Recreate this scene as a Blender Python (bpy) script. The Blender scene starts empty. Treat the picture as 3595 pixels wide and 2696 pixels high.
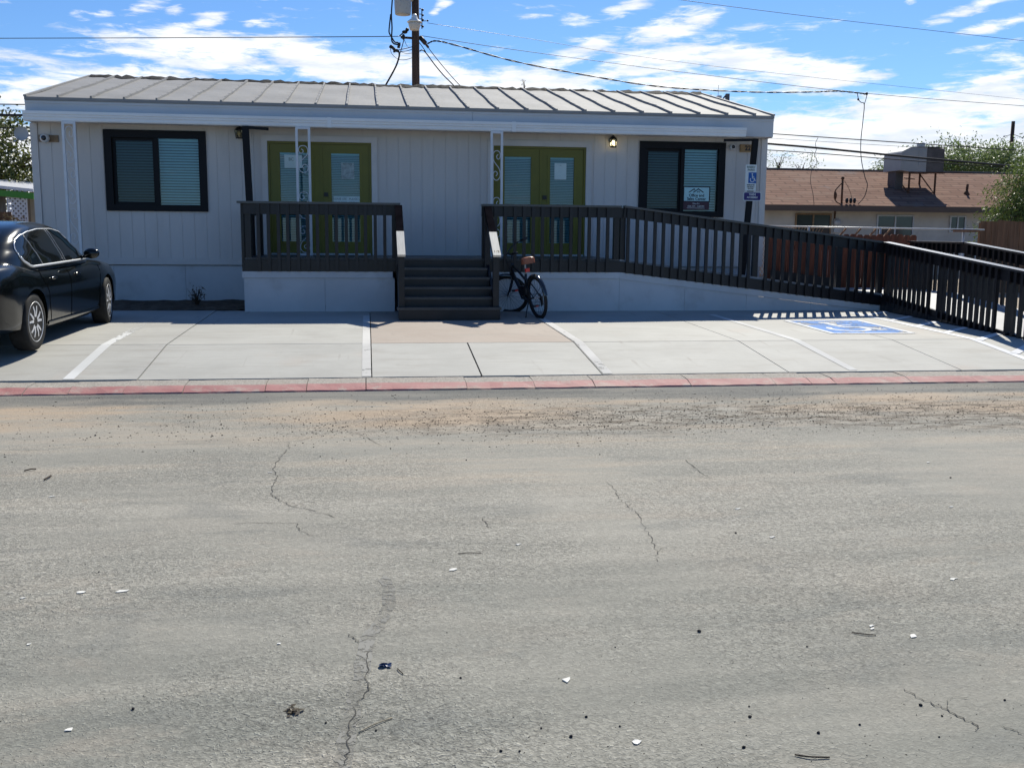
import bpy, bmesh, math, random
from mathutils import Vector, Matrix
R_ = math.radians
random.seed(7)
scn = bpy.context.scene
COL = scn.collection

# ------------------------------------------------------------------ camera
EYE = Vector((0.0, 0.0, 1.65))
FPX, CXP, CYP = 3527.0, 1797.5, 1348.0
def cam_axes():
    p, r, yw = R_(8.56), R_(0.486), R_(8.21)
    fw = Vector((math.sin(yw)*math.cos(p), math.cos(yw)*math.cos(p), -math.sin(p)))
    rt = Vector((math.cos(yw), -math.sin(yw), 0.0))
    dn = fw.cross(rt)
    c, s = math.cos(r), math.sin(r)
    return c*rt - s*dn, s*rt + c*dn, fw
RT, DN, FW = cam_axes()
cd = bpy.data.cameras.new('camera'); cam = bpy.data.objects.new('camera', cd); COL.objects.link(cam)
cd.sensor_fit = 'HORIZONTAL'; cd.sensor_width = 36.0; cd.lens = 36.0*FPX/3595.0
cd.clip_start = 0.05; cd.clip_end = 3000
UP = -DN; BK = -FW
cam.matrix_world = Matrix(((RT.x, UP.x, BK.x, EYE.x), (RT.y, UP.y, BK.y, EYE.y), (RT.z, UP.z, BK.z, EYE.z), (0, 0, 0, 1)))
scn.camera = cam

def ray(x, y):
    return RT*((x-CXP)/FPX) + DN*((y-CYP)/FPX) + FW
def at(x, y, Y):                      # point seen at photo pixel x, y on the vertical plane at depth Y
    d = ray(x, y); return EYE + d*(Y/d.y)
def atz(x, y, z):                     # point seen at photo pixel x, y at height z
    d = ray(x, y); return EYE + d*((z-EYE.z)/d.z)

# ------------------------------------------------------------------ light and exposure
SUN_AZ, SUN_EL = 24.0, 43.5           # degrees clockwise from +Y, degrees up
sl = bpy.data.lights.new('sun', 'SUN'); sl.energy = 4.8; sl.angle = R_(0.53); sl.color = (1.0, 0.955, 0.84)
sun = bpy.data.objects.new('sun', sl); COL.objects.link(sun)
sd = Vector((math.sin(R_(SUN_AZ))*math.cos(R_(SUN_EL)), math.cos(R_(SUN_AZ))*math.cos(R_(SUN_EL)), math.sin(R_(SUN_EL))))
sun.rotation_euler = sd.to_track_quat('Z', 'Y').to_euler()
sun.location = sd*60
scn.view_settings.view_transform = 'Standard'
scn.view_settings.look = 'None'
scn.view_settings.exposure = 0.35
scn.view_settings.gamma = 1.0
scn.view_settings.use_curve_mapping = False
scn.cycles.max_bounces = 8
scn.cycles.transparent_max_bounces = 16

class NT:
    """small helper to write node graphs"""
    def __init__(s, tree):
        s.t = tree; s.n = tree.nodes; s.l = tree.links
    def new(s, typ, **kw):
        n = s.n.new(typ)
        for k, v in kw.items(): setattr(n, k, v)
        return n
    def put(s, sock, v):
        if isinstance(v, bpy.types.NodeSocket): s.l.new(v, sock)
        else: sock.default_value = v
    def math(s, op, a, b=0.0, c=0.0, clamp=False):
        n = s.new('ShaderNodeMath', operation=op, use_clamp=clamp)
        s.put(n.inputs[0], a); s.put(n.inputs[1], b); s.put(n.inputs[2], c)
        return n.outputs[0]
    def vmath(s, op, a, b=(0, 0, 0)):
        n = s.new('ShaderNodeVectorMath', operation=op)
        s.put(n.inputs[0], a); s.put(n.inputs[1], b)
        return n.outputs['Value'] if op in ('LENGTH', 'DOT_PRODUCT', 'DISTANCE') else n.outputs[0]
    def noise(s, vec, scale, detail=4.0, rough=0.55, dist=0.0, out=0):
        n = s.new('ShaderNodeTexNoise')
        if vec is not None: s.l.new(vec, n.inputs['Vector'])
        n.inputs['Scale'].default_value = scale; n.inputs['Detail'].default_value = detail
        n.inputs['Roughness'].default_value = rough; n.inputs['Distortion'].default_value = dist
        return n.outputs[out]
    def mapping(s, vec, loc=(0, 0, 0), rot=(0, 0, 0), scale=(1, 1, 1), typ='POINT'):
        n = s.new('ShaderNodeMapping', vector_type=typ)
        s.l.new(vec, n.inputs[0])
        n.inputs['Location'].default_value = loc; n.inputs['Rotation'].default_value = rot
        n.inputs['Scale'].default_value = scale
        return n.outputs[0]
    def ramp(s, v, a, b, lo=0.0, hi=1.0, smooth=True):
        n = s.new('ShaderNodeMapRange', interpolation_type='SMOOTHSTEP' if smooth else 'LINEAR')
        s.put(n.inputs[0], v); s.put(n.inputs[1], a); s.put(n.inputs[2], b); s.put(n.inputs[3], lo); s.put(n.inputs[4], hi)
        return n.outputs[0]
    def mix(s, f, a, b, blend='MIX'):
        n = s.new('ShaderNodeMix', data_type='RGBA', blend_type=blend)
        s.put(n.inputs[0], f)
        s.put(n.inputs[6], a if isinstance(a, bpy.types.NodeSocket) else (*a, 1.0) if len(a) == 3 else a)
        s.put(n.inputs[7], b if isinstance(b, bpy.types.NodeSocket) else (*b, 1.0) if len(b) == 3 else b)
        return n.outputs[2]
    def sep(s, v):
        n = s.new('ShaderNodeSeparateXYZ'); s.l.new(v, n.inputs[0]); return n.outputs
    def comb(s, x, y, z):
        n = s.new('ShaderNodeCombineXYZ'); s.put(n.inputs[0], x); s.put(n.inputs[1], y); s.put(n.inputs[2], z); return n.outputs[0]

# ------------------------------------------------------------------ sky
def azel(x, y):
    d = ray(x, y).normalized()
    return math.degrees(math.atan2(d.x, d.y)), math.degrees(math.asin(d.z))
def build_world():
    w = bpy.data.worlds.new('World'); scn.world = w; w.use_nodes = True
    t = NT(w.node_tree); t.n.clear()
    out = t.new('ShaderNodeOutputWorld'); bg = t.new('ShaderNodeBackground')
    sky = t.new('ShaderNodeTexSky', sky_type='NISHITA')
    sky.sun_disc = False; sky.sun_elevation = R_(SUN_EL); sky.sun_rotation = R_(SUN_AZ)
    sky.altitude = 600; sky.air_density = 1.0; sky.dust_density = 0.3; sky.ozone_density = 1.5
    tc = t.new('ShaderNodeTexCoord')
    d = tc.outputs['Generated']
    x, y, z = t.sep(d)
    az = t.math('MULTIPLY', t.math('ARCTAN2', x, y), 57.29578)
    el = t.math('MULTIPLY', t.math('ARCSINE', z), 57.29578)
    p = t.comb(az, el, 0.0)
    # wispy warp shared by every cloud
    n1 = t.noise(t.mapping(p, scale=(0.26, 0.95, 1), rot=(0, 0, R_(-6))), 1.0, 10.0, 0.60, 0.5)
    n2 = t.noise(t.mapping(p, scale=(0.055, 0.24, 1), rot=(0, 0, R_(-9)), loc=(3.1, 1.7, 0)), 1.0, 4.0, 0.5)
    acc = None
    # cloud masses: photo pixel centre, half sizes in degrees, tilt, weight
    for (px, py, sx, sy, tilt, wgt) in CLOUDS:
        a, e = azel(px, py)
        q = t.mapping(p, loc=(a, e, 0), rot=(0, 0, R_(tilt)), scale=(sx*1.15, sy*1.2, 1), typ='TEXTURE')
        r = t.vmath('LENGTH', q)
        g = t.ramp(r, 1.25, 0.15, 0.0, wgt)
        acc = g if acc is None else t.math('MAXIMUM', acc, g)
    bank = t.ramp(el, 9.5, 3.5, 0.0, 1.15)
    bank = t.math('MULTIPLY', bank, t.ramp(t.math('ABSOLUTE', t.math('SUBTRACT', az, 8.0)), 75, 45))
    acc = t.math('MAXIMUM', acc, bank)
    n3 = t.noise(t.mapping(p, scale=(0.55, 3.2, 1), rot=(0, 0, R_(-12))), 1.0, 9.0, 0.66, 0.6)
    wob = t.math('ADD', t.math('MULTIPLY', t.math('SUBTRACT', n1, 0.5), 2.2), t.math('ADD', t.math('MULTIPLY', t.math('SUBTRACT', n2, 0.5), 1.0), t.math('MULTIPLY', t.math('SUBTRACT', n3, 0.5), 1.7)))
    dens = t.math('ADD', acc, wob)
    cov = t.ramp(dens, 0.22, 0.98)
    above = t.ramp(el, -1.0, 0.4)
    cov = t.math('MULTIPLY', cov, above)
    shade = t.noise(t.mapping(p, scale=(0.22, 1.1, 1), rot=(0, 0, R_(-8)), loc=(7, 2, 0)), 1.0, 6.0, 0.6)
    cl = t.mix(t.ramp(shade, 0.35, 0.62), CLOUD_DARK, CLOUD_LIGHT)
    tint = t.mix(1.0, sky.outputs[0], SKY_TINT, 'MULTIPLY')
    col = t.mix(t.math('MULTIPLY', cov, 0.97), tint, cl)
    t.l.new(col, bg.inputs[0]); bg.inputs[1].default_value = SKY_STRENGTH
    t.l.new(bg.outputs[0], out.inputs[0])
SKY_STRENGTH = 0.062
SKY_TINT = (0.72, 1.08, 1.55)
CLOUD_LIGHT = (14.5, 14.6, 14.8)
CLOUD_DARK = (10.6, 11.4, 12.6)
CLOUDS = [
    (330, 330, 9.0, 2.3, 0, 1.0), (150, 230, 6.0, 0.9, -6, 0.75), (700, 185, 7.0, 1.15, -3, 1.0), (1150, 225, 6.5, 1.0, -7, 1.0),
    (1500, 275, 6.5, 1.1, -8, 1.0), (1900, 310, 6.0, 1.1, -4, 0.95), (100, 130, 2.0, 0.35, -12, 0.45), (900, 150, 3.0, 0.6, 6, 0.7),
    (2050, 190, 3.4, 0.8, 18, 0.9), (2330, 110, 3.6, 0.75, 16, 1.0), (2300, 220, 5.5, 1.1, 8, 1.0), (2600, 210, 4.0, 0.9, -4, 1.0),
    (2850, 260, 4.5, 0.75, -4, 0.95), (2420, 290, 6.0, 0.6, 0, 0.9), (3050, 275, 2.6, 0.35, 4, 0.6), (2200, 25, 1.8, 0.45, 14, 0.7), (2030, 75, 1.2, 0.35, 0, 0.62),
    (3450, 20, 2.6, 0.4, 14, 0.8), (3500, 85, 2.2, 0.42, 12, 0.82), (3480, 163, 1.9, 0.25, 6, 0.6),
    (3450, 330, 5.0, 1.6, 12, 1.0), (3150, 420, 7.0, 1.7, 4, 1.0), (3300, 530, 9.0, 2.0, 0, 1.0), (2750, 480, 5.0, 2.0, 0, 0.8),
    (500, 28, 1.3, 0.35, 14, 0.72), (360, 50, 0.7, 0.25, 5, 0.62), (610, 40, 0.6, 0.3, 20, 0.6), (740, 68, 0.9, 0.45, 12, 0.68), (885, 82, 0.7, 0.22, 10, 0.7), (920, 92, 0.5, 0.2, 0, 0.6),
    (1565, 12, 0.6, 0.3, 0, 0.75), (1530, 45, 0.5, 0.2, 20, 0.6), (1890, 60, 1.0, 0.2, 4, 0.55), (3200, 6, 0.4, 0.2, 0, 0.7),
]
build_world()

# ------------------------------------------------------------------ materials
def mat(name, color, rough=0.6, spec=0.4, metal=0.0, nz=None, nz2=None, bump=None, bump2=None, coat=0.0, stretch=(1, 1, 1), emit=None, estr=0.0):
    """principled material; nz/nz2 = (scale, amount, second colour or None); bump = (scale, height)"""
    m = bpy.data.materials.new(name); m.use_nodes = True
    t = NT(m.node_tree); b = t.n['Principled BSDF']
    tc = t.new('ShaderNodeTexCoord'); ob = t.mapping(tc.outputs['Object'], scale=stretch)
    c = None
    base = (*color, 1.0)
    if nz:
        s, a, c2 = nz
        n = t.noise(ob, s, 6.0, 0.6)
        lo = tuple(v*(1-a) for v in color); hi = tuple(min(1, v*(1+a)) for v in color) if c2 is None else c2
        c = t.mix(t.ramp(n, 0.3, 0.7), lo if c2 is None else color, hi)
    if nz2:
        s, a, c2 = nz2
        n = t.noise(ob, s, 5.0, 0.65)
        cc = c2 if c2 is not None else tuple(v*0.5 for v in color)
        c = t.mix(t.math('MULTIPLY', t.ramp(n, 0.52, 0.72), a), c if c is not None else base, cc)
    if c is not None: t.l.new(c, b.inputs['Base Color'])
    else: b.inputs['Base Color'].default_value = base
    b.inputs['Roughness'].default_value = rough; b.inputs['Metallic'].default_value = metal
    b.inputs['Specular IOR Level'].default_value = spec
    b.inputs['Coat Weight'].default_value = coat
    if coat: b.inputs['Coat Roughness'].default_value = 0.04
    h = None
    for bp in (bump, bump2):
        if bp:
            n = t.math('MULTIPLY', t.noise(ob, bp[0], 5.0, 0.6), bp[1])
            h = n if h is None else t.math('ADD', h, n)
    if h is not None:
        bn = t.new('ShaderNodeBump'); bn.inputs['Distance'].default_value = 1.0; bn.inputs['Strength'].default_value = 1.0
        t.l.new(h, bn.inputs['Height']); t.l.new(bn.outputs[0], b.inputs['Normal'])
    if emit:
        b.inputs['Emission Color'].default_value = (*emit, 1); b.inputs['Emission Strength'].default_value = estr
    return m
def glass(name, tint=(0.55, 0.75, 0.75), refl=1.0, rough=0.0, mirror=(0.9, 0.95, 1.0)):
    m = bpy.data.materials.new(name); m.use_nodes = True
    t = NT(m.node_tree); t.n.clear()
    o = t.new('ShaderNodeOutputMaterial'); mx = t.new('ShaderNodeMixShader')
    tr = t.new('ShaderNodeBsdfTransparent'); tr.inputs[0].default_value = (*tint, 1)
    gl = t.new('ShaderNodeBsdfGlossy'); gl.inputs['Roughness'].default_value = rough; gl.inputs['Color'].default_value = (*mirror, 1)
    fr = t.new('ShaderNodeFresnel'); fr.inputs[0].default_value = 1.55
    t.l.new(t.math('MULTIPLY', fr.outputs[0], refl, clamp=True), mx.inputs[0])
    t.l.new(tr.outputs[0], mx.inputs[1]); t.l.new(gl.outputs[0], mx.inputs[2]); t.l.new(mx.outputs[0], o.inputs[0])
    return m
def leafmat(name, c1, c2):
    m = bpy.data.materials.new(name); m.use_nodes = True
    t = NT(m.node_tree); b = t.n['Principled BSDF']
    tc = t.new('ShaderNodeTexCoord')
    n = t.noise(tc.outputs['Object'], 2.5, 5.0, 0.7)
    g = t.new('ShaderNodeNewGeometry')
    f = t.math('ADD', t.math('MULTIPLY', n, 0.6), t.math('MULTIPLY', g.outputs['Random Per Island'], 0.5))
    c = t.mix(t.ramp(f, 0.3, 0.85), c1, c2)
    t.l.new(c, b.inputs['Base Color']); b.inputs['Roughness'].default_value = 0.5
    tl = t.new('ShaderNodeBsdfTranslucent'); t.l.new(c, tl.inputs[0])
    mx = t.new('ShaderNodeMixShader'); mx.inputs[0].default_value = 0.35
    t.l.new(b.outputs[0], mx.inputs[1]); t.l.new(tl.outputs[0], mx.inputs[2])
    t.l.new(mx.outputs[0], t.n['Material Output'].inputs[0])
    return m
M = {}
M['siding'] = mat('siding_paint', (0.605, 0.565, 0.53), 0.55, 0.3, nz=(0.6, 0.07, None), nz2=(1.6, 0.22, (0.38, 0.35, 0.31)), bump=(60, 0.0015), stretch=(1, 1, 0.25))
M['trimp'] = mat('casing_paint', (0.62, 0.58, 0.545), 0.5, 0.35, nz=(2, 0.05, None))
M['skirt'] = mat('skirt_paint', (0.55, 0.55, 0.55), 0.55, 0.3, nz=(0.8, 0.08, None), nz2=(1.8, 0.28, (0.30, 0.27, 0.24)))
M['fascia'] = mat('fascia_paint', (0.54, 0.54, 0.54), 0.35, 0.5, nz=(0.7, 0.08, None), nz2=(5, 0.06, (0.4, 0.37, 0.33)), bump=(2.0, 0.006))
M['gutter'] = mat('gutter_white', (0.80, 0.80, 0.79), 0.3, 0.5, nz=(1.2, 0.05, None))
M['roof'] = mat('roof_coating', (0.278, 0.272, 0.262), 0.7, 0.15, nz=(0.9, 0.10, None), nz2=(3.5, 0.25, (0.21, 0.19, 0.17)), bump=(1.6, 0.02), bump2=(14, 0.002))
M['tar'] = mat('ridge_tar', (0.016, 0.016, 0.018), 0.85, 0.1, nz2=(3.0, 0.8, (0.17, 0.15, 0.13)), bump=(10, 0.02))
M['black'] = mat('black_frame', (0.006, 0.006, 0.008), 0.5, 0.2)
M['green'] = mat('door_green', (0.160, 0.145, 0.012), 0.42, 0.4, nz=(3, 0.05, None))
M['blind'] = mat('blind_white', (0.74, 0.76, 0.75), 0.5, 0.3)
M['glass'] = glass('window_glass', (0.50, 0.80, 0.86), 1.4)
M['room'] = mat('room_dark', (0.08, 0.08, 0.08), 0.9, 0.1)
M['whitep'] = mat('white_enamel', (0.68, 0.68, 0.69), 0.35, 0.5, nz=(6, 0.05, None))
M['deck'] = mat('deck_paint', (0.0085, 0.0080, 0.0105), 0.38, 0.4, nz=(5, 0.3, None), bump=(25, 0.0012), stretch=(1, 1, 1))
M['cap'] = mat('cap_paint', (0.020, 0.018, 0.020), 0.34, 0.9, nz=(4, 0.3, None), bump=(40, 0.002), stretch=(0.3, 1, 1))
M['capg'] = mat('handrail_paint', (0.05, 0.05, 0.048), 0.42, 1.0, nz=(4, 0.3, None), bump=(30, 0.002), stretch=(6, 0.6, 1))
M['matte'] = mat('handrail_dark', (0.011, 0.0095, 0.011), 0.9, 0.0, nz=(5, 0.3, None))
M['bare'] = mat('bare_lumber', (0.62, 0.58, 0.50), 0.6, 0.4, nz=(7, 0.12, None), nz2=(9, 0.4, (0.42, 0.37, 0.30)), stretch=(9, 0.8, 0.8))
M['tread'] = mat('tread_paint', (0.060, 0.058, 0.056), 0.42, 0.4, nz=(5, 0.2, None))
M['lath'] = mat('ramp_deck', (0.30, 0.30, 0.31), 0.55, 0.4, nz=(3, 0.1, None))
M['cedar'] = mat('red_fence', (0.165, 0.045, 0.018), 0.6, 0.3, nz=(4, 0.35, None), nz2=(9, 0.4, (0.07, 0.02, 0.01)), stretch=(3, 3, 0.35))
M['oldwood'] = mat('brown_fence', (0.17, 0.095, 0.055), 0.75, 0.2, nz=(4, 0.3, None), nz2=(8, 0.4, (0.09, 0.05, 0.03)), stretch=(3, 3, 0.3))
M['greywood'] = mat('grey_wood', (0.17, 0.155, 0.14), 0.8, 0.2, nz=(4, 0.3, None), stretch=(3, 3, 0.3))
M['pole'] = mat('pole_wood', (0.075, 0.048, 0.036), 0.8, 0.2, nz=(6, 0.4, None), nz2=(10, 0.5, (0.02, 0.015, 0.012)), stretch=(2, 2, 0.2))
M['galv'] = mat('galvanised', (0.45, 0.46, 0.47), 0.45, 0.5, 0.3, nz=(6, 0.1, None))
M['wire'] = mat('wire_black', (0.012, 0.013, 0.016), 0.5, 0.3)
M['tank'] = mat('transformer_paint', (0.38, 0.385, 0.37), 0.45, 0.4, nz=(3, 0.08, None), nz2=(6, 0.4, (0.22, 0.12, 0.06)))
M['shade'] = mat('lamp_white', (0.75, 0.75, 0.73), 0.4, 0.4)
M['lens'] = mat('lamp_lens', (0.50, 0.47, 0.42), 0.3, 0.5)
M['stucco'] = mat('pale_stucco', (0.54, 0.515, 0.465), 0.85, 0.2, nz=(1.2, 0.10, None), nz2=(2.5, 0.2, (0.22, 0.2, 0.17)), bump=(40, 0.004))
M['acw'] = mat('ac_metal', (0.29, 0.29, 0.285), 0.5, 0.4, nz=(2, 0.06, None))
M['acd'] = mat('ac_panel', (0.085, 0.076, 0.072), 0.6, 0.3, nz=(4, 0.2, None))
M['rust'] = mat('rust', (0.10, 0.05, 0.03), 0.8, 0.2, nz=(8, 0.4, None))
M['nglass'] = glass('neighbour_glass', (0.30, 0.34, 0.36), 1.3)
M['cream'] = mat('cream_wall', (0.38, 0.34, 0.26), 0.8, 0.2, nz=(2, 0.1, None))
M['limeg'] = mat('green_trim', (0.07, 0.26, 0.03), 0.5, 0.4)
M['bark'] = mat('bark', (0.085, 0.062, 0.045), 0.9, 0.1, nz=(7, 0.4, None), bump=(14, 0.02))
M['leaf1'] = leafmat('broad_leaf', (0.035, 0.055, 0.012), (0.15, 0.165, 0.04))
M['leaf2'] = leafmat('mesquite_leaf', (0.045, 0.08, 0.016), (0.19, 0.25, 0.055))
M['leaf3'] = leafmat('far_leaf', (0.10, 0.15, 0.045), (0.24, 0.31, 0.11))
M['leaf4'] = leafmat('dry_leaf', (0.06, 0.045, 0.03), (0.14, 0.11, 0.06))
M['dirt'] = mat('bed_dirt', (0.12, 0.09, 0.065), 0.95, 0.1, nz=(9, 0.35, None), nz2=(25, 0.5, (0.05, 0.035, 0.025)), bump=(20, 0.03), bump2=(70, 0.01))
M['dish'] = mat('dish_grey', (0.45, 0.46, 0.47), 0.5, 0.4)
M['tan'] = mat('tan_board', (0.26, 0.18, 0.11), 0.7, 0.3, nz=(12, 0.2, None))
M['plaque'] = mat('plaque_wood', (0.36, 0.22, 0.095), 0.5, 0.4, nz=(10, 0.2, None), stretch=(0.3, 1, 1))
M['sgnw'] = mat('sign_white', (0.70, 0.74, 0.72), 0.4, 0.4)
M['sgnb'] = mat('sign_blue', (0.012, 0.10, 0.36), 0.4, 0.4)
M['sgnn'] = mat('sign_navy', (0.030, 0.018, 0.14), 0.4, 0.4)
M['sgng'] = mat('sign_green_text', (0.10, 0.16, 0.13), 0.5, 0.3)
M['sgnk'] = mat('sign_black_text', (0.02, 0.02, 0.03), 0.5, 0.3)
M['sgnm'] = mat('sign_maroon', (0.075, 0.035, 0.050), 0.5, 0.3)
M['sgnt'] = mat('sign_teal', (0.46, 0.72, 0.74), 0.5, 0.3)
M['paper'] = mat('paper', (0.62, 0.74, 0.72), 0.7, 0.2, nz=(5, 0.05, None))
M['lampk'] = mat('lantern_black', (0.015, 0.013, 0.012), 0.4, 0.4)
M['lampglass'] = glass('lantern_glass', (0.85, 0.8, 0.65), 0.8)
M['bulb'] = mat('bulb_lit', (1, 0.9, 0.6), 0.3, 0.3, emit=(1.0, 0.86, 0.55), estr=4.0)
M['bulboff'] = mat('bulb_unlit', (0.6, 0.52, 0.3), 0.4, 0.4)
M['camw'] = mat('camera_white', (0.62, 0.63, 0.63), 0.35, 0.5)
M['camk'] = mat('camera_lens', (0.01, 0.012, 0.02), 0.1, 0.6)
M['car'] = mat('car_paint', (0.0030, 0.0042, 0.0042), 0.16, 0.34, 0.0, coat=0.30)
M['carglass'] = mat('car_glass', (0.008, 0.010, 0.011), 0.03, 0.6)
M['chrome'] = mat('chrome', (0.80, 0.81, 0.82), 0.3, 0.5, 0.55)
M['rubber'] = mat('tyre_rubber', (0.018, 0.018, 0.018), 0.8, 0.25, nz=(12, 0.3, None))
M['tread_r'] = mat('tyre_tread', (0.030, 0.029, 0.028), 0.9, 0.15, bump=(60, 0.01))
M['alloy'] = mat('alloy', (0.72, 0.72, 0.73), 0.35, 0.5, 0.25)
M['wellk'] = mat('wheel_well', (0.006, 0.006, 0.006), 0.9, 0.1)
M['tail'] = mat('tail_red', (0.25, 0.01, 0.012), 0.15, 0.5, coat=0.6)
M['seam'] = mat('door_gap', (0.003, 0.003, 0.003), 0.8, 0.1)
M['bike'] = mat('bike_black', (0.010, 0.012, 0.016), 0.35, 0.45)
M['fender'] = mat('fender_gloss', (0.010, 0.010, 0.012), 0.12, 0.6, coat=0.7)
M['spoke'] = mat('spoke_dark', (0.05, 0.055, 0.065), 0.4, 0.5, 0.6)
M['saddle'] = mat('saddle_leather', (0.26, 0.085, 0.045), 0.38, 0.45, nz=(12, 0.12, None))
M['refl'] = mat('reflector_red', (0.75, 0.035, 0.03), 0.2, 0.5, emit=None)
M['stone'] = mat('dark_stone', (0.020, 0.020, 0.024), 0.8, 0.2)
M['flake'] = mat('pale_flake', (0.72, 0.70, 0.64), 0.8, 0.2, nz=(20, 0.15, None))
M['twig'] = mat('twig_dark', (0.055, 0.04, 0.03), 0.85, 0.2)
M['straw'] = mat('twig_pale', (0.32, 0.27, 0.19), 0.8, 0.2)
M['crack'] = mat('crack_dark', (0.085, 0.082, 0.075), 0.95, 0.05)
M['white_line'] = None

# ------------------------------------------------------------------ mesh helpers
ORG = {}                               # object -> world origin used while building
class MB:
    def __init__(s): s.v = []; s.f = []; s.mi = []; s.sm = []; s.cur = 0; s.smooth = False
    def add(s, vs, fs):
        o = len(s.v); s.v += [tuple(q) for q in vs]
        for f in fs: s.f.append(tuple(i+o for i in f)); s.mi.append(s.cur); s.sm.append(s.smooth)
        return s
    def box(s, x0, x1, y0, y1, z0, z1):
        return s.add([(x0, y0, z0), (x1, y0, z0), (x1, y1, z0), (x0, y1, z0), (x0, y0, z1), (x1, y0, z1), (x1, y1, z1), (x0, y1, z1)],
                     [(0, 3, 2, 1), (4, 5, 6, 7), (0, 1, 5, 4), (1, 2, 6, 5), (2, 3, 7, 6), (3, 0, 4, 7)])
    def hexa(s, p):                    # eight corners, bottom four then top four
        return s.add(p, [(0, 3, 2, 1), (4, 5, 6, 7), (0, 1, 5, 4), (1, 2, 6, 5), (2, 3, 7, 6), (3, 0, 4, 7)])
    def beam(s, a, b, w, h, up=(0, 0, 1)):   # rectangular bar from a to b, w across, h along up
        a, b = Vector(a), Vector(b); d = (b-a).normalized(); u = Vector(up)
        r = d.cross(u)
        if r.length < 1e-5: r = d.cross(Vector((0, 1, 0)))
        r.normalize(); u = r.cross(d).normalized()
        r *= w/2; u *= h/2
        return s.hexa([a-r-u, a+r-u, b+r-u, b-r-u, a-r+u, a+r+u, b+r+u, b-r+u])
    def prism(s, poly, d):             # extrude a planar polygon (3d points) along vector d
        n = len(poly); P = [Vector(q) for q in poly]; d = Vector(d)
        vs = P + [q+d for q in P]
        fs = [tuple(range(n))[::-1], tuple(range(n, 2*n))] + [(i, (i+1) % n, n+(i+1) % n, n+i) for i in range(n)]
        return s.add(vs, fs)
    def tube(s, path, r, n=8, closed=False, caps=True):
        P = [Vector(q) for q in path]; m = len(P); rr = r if isinstance(r, (list, tuple)) else [r]*m
        vs = []; prev = None
        for i in range(m):
            a = P[(i-1) % m] if (closed or i > 0) else P[i]; b = P[(i+1) % m] if (closed or i < m-1) else P[i]
            t = (b-a)
            if t.length < 1e-9: t = Vector((0, 0, 1))
            t.normalize()
            if prev is None:
                u = t.cross(Vector((0, 0, 1)))
                if u.length < 1e-3: u = t.cross(Vector((1, 0, 0)))
            else:
                u = prev - t*prev.dot(t)
                if u.length < 1e-6: u = t.cross(Vector((0, 0, 1)))
            u.normalize(); prev = u; w = t.cross(u)
            for k in range(n):
                a_ = 2*math.pi*k/n; vs.append(P[i] + (u*math.cos(a_)+w*math.sin(a_))*rr[i])
        fs = []
        for i in range(m if closed else m-1):
            j = (i+1) % m
            for k in range(n): fs.append((i*n+k, i*n+(k+1) % n, j*n+(k+1) % n, j*n+k))
        if caps and not closed: fs += [tuple(range(n))[::-1], tuple(range((m-1)*n, m*n))]
        sm = s.smooth; s.smooth = n > 4; s.add(vs, fs); s.smooth = sm
        return s
    def lathe(s, prof, c, axis='z', n=24, smooth=True):  # prof = [(radius, along)]
        vs = []; m = len(prof); c = Vector(c)
        for (r, h) in prof:
            for k in range(n):
                a = 2*math.pi*k/n; p, q = r*math.cos(a), r*math.sin(a)
                vs.append(c + (Vector((p, q, h)) if axis == 'z' else Vector((p, h, q)) if axis == 'y' else Vector((h, p, q))))
        fs = []
        for i in range(m-1):
            for k in range(n): fs.append((i*n+k, i*n+(k+1) % n, (i+1)*n+(k+1) % n, (i+1)*n+k))
        fs += [tuple(range(n))[::-1], tuple(range((m-1)*n, m*n))]
        sm = s.smooth; s.smooth = smooth; s.add(vs, fs); s.smooth = sm
        return s
    def grid(s, rows):                 # rows of points
        m, n = len(rows), len(rows[0]); vs = [q for r in rows for q in r]
        return s.add(vs, [(i*n+j, i*n+j+1, (i+1)*n+j+1, (i+1)*n+j) for i in range(m-1) for j in range(n-1)])
    def ball(s, c, r, n=12, m=8, sq=(1, 1, 1)):
        prof = [(max(1e-4, r*math.sin(math.pi*i/m)), -r*math.cos(math.pi*i/m)) for i in range(m+1)]
        o = len(s.v); s.lathe(prof, (0, 0, 0), 'z', n)
        for i in range(o, len(s.v)):
            q = s.v[i]; s.v[i] = (c[0]+q[0]*sq[0], c[1]+q[1]*sq[1], c[2]+q[2]*sq[2])
        return s
    def build(s, name, m, parent=None, fix=True):
        o_ = ORG.get(parent, Vector((0, 0, 0))) if parent is not None else None
        me = bpy.data.meshes.new(name)
        base = Vector((0, 0, 0))
        if parent is None and s.v:
            xs = [q[0] for q in s.v]; ys = [q[1] for q in s.v]; zs = [q[2] for q in s.v]
            base = Vector(((min(xs)+max(xs))/2, (min(ys)+max(ys))/2, min(zs))) if fix else Vector((0, 0, 0))
        elif parent is not None: base = o_
        me.from_pydata([(q[0]-base.x, q[1]-base.y, q[2]-base.z) for q in s.v], [], s.f)
        ms = m if isinstance(m, (list, tuple)) else [m]
        for k in ms: me.materials.append(k)
        if len(ms) > 1: me.polygons.foreach_set('material_index', s.mi)
        me.polygons.foreach_set('use_smooth', s.sm)
        bm = bmesh.new(); bm.from_mesh(me); bmesh.ops.recalc_face_normals(bm, faces=bm.faces[:]); bm.to_mesh(me); bm.free()
        me.update()
        o = bpy.data.objects.new(name, me); COL.objects.link(o)
        if parent is not None: o.parent = parent
        else: o.location = base
        ORG[o] = base
        return o
def thing(name, label, cat, loc=(0, 0, 0), group=None, local=False):
    o = bpy.data.objects.new(name, None); COL.objects.link(o); o.empty_display_size = 0.2
    o.location = loc; o['label'] = label; o['category'] = cat
    if group: o['group'] = group
    ORG[o] = Vector((0, 0, 0)) if local else Vector(loc)
    return o
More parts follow.
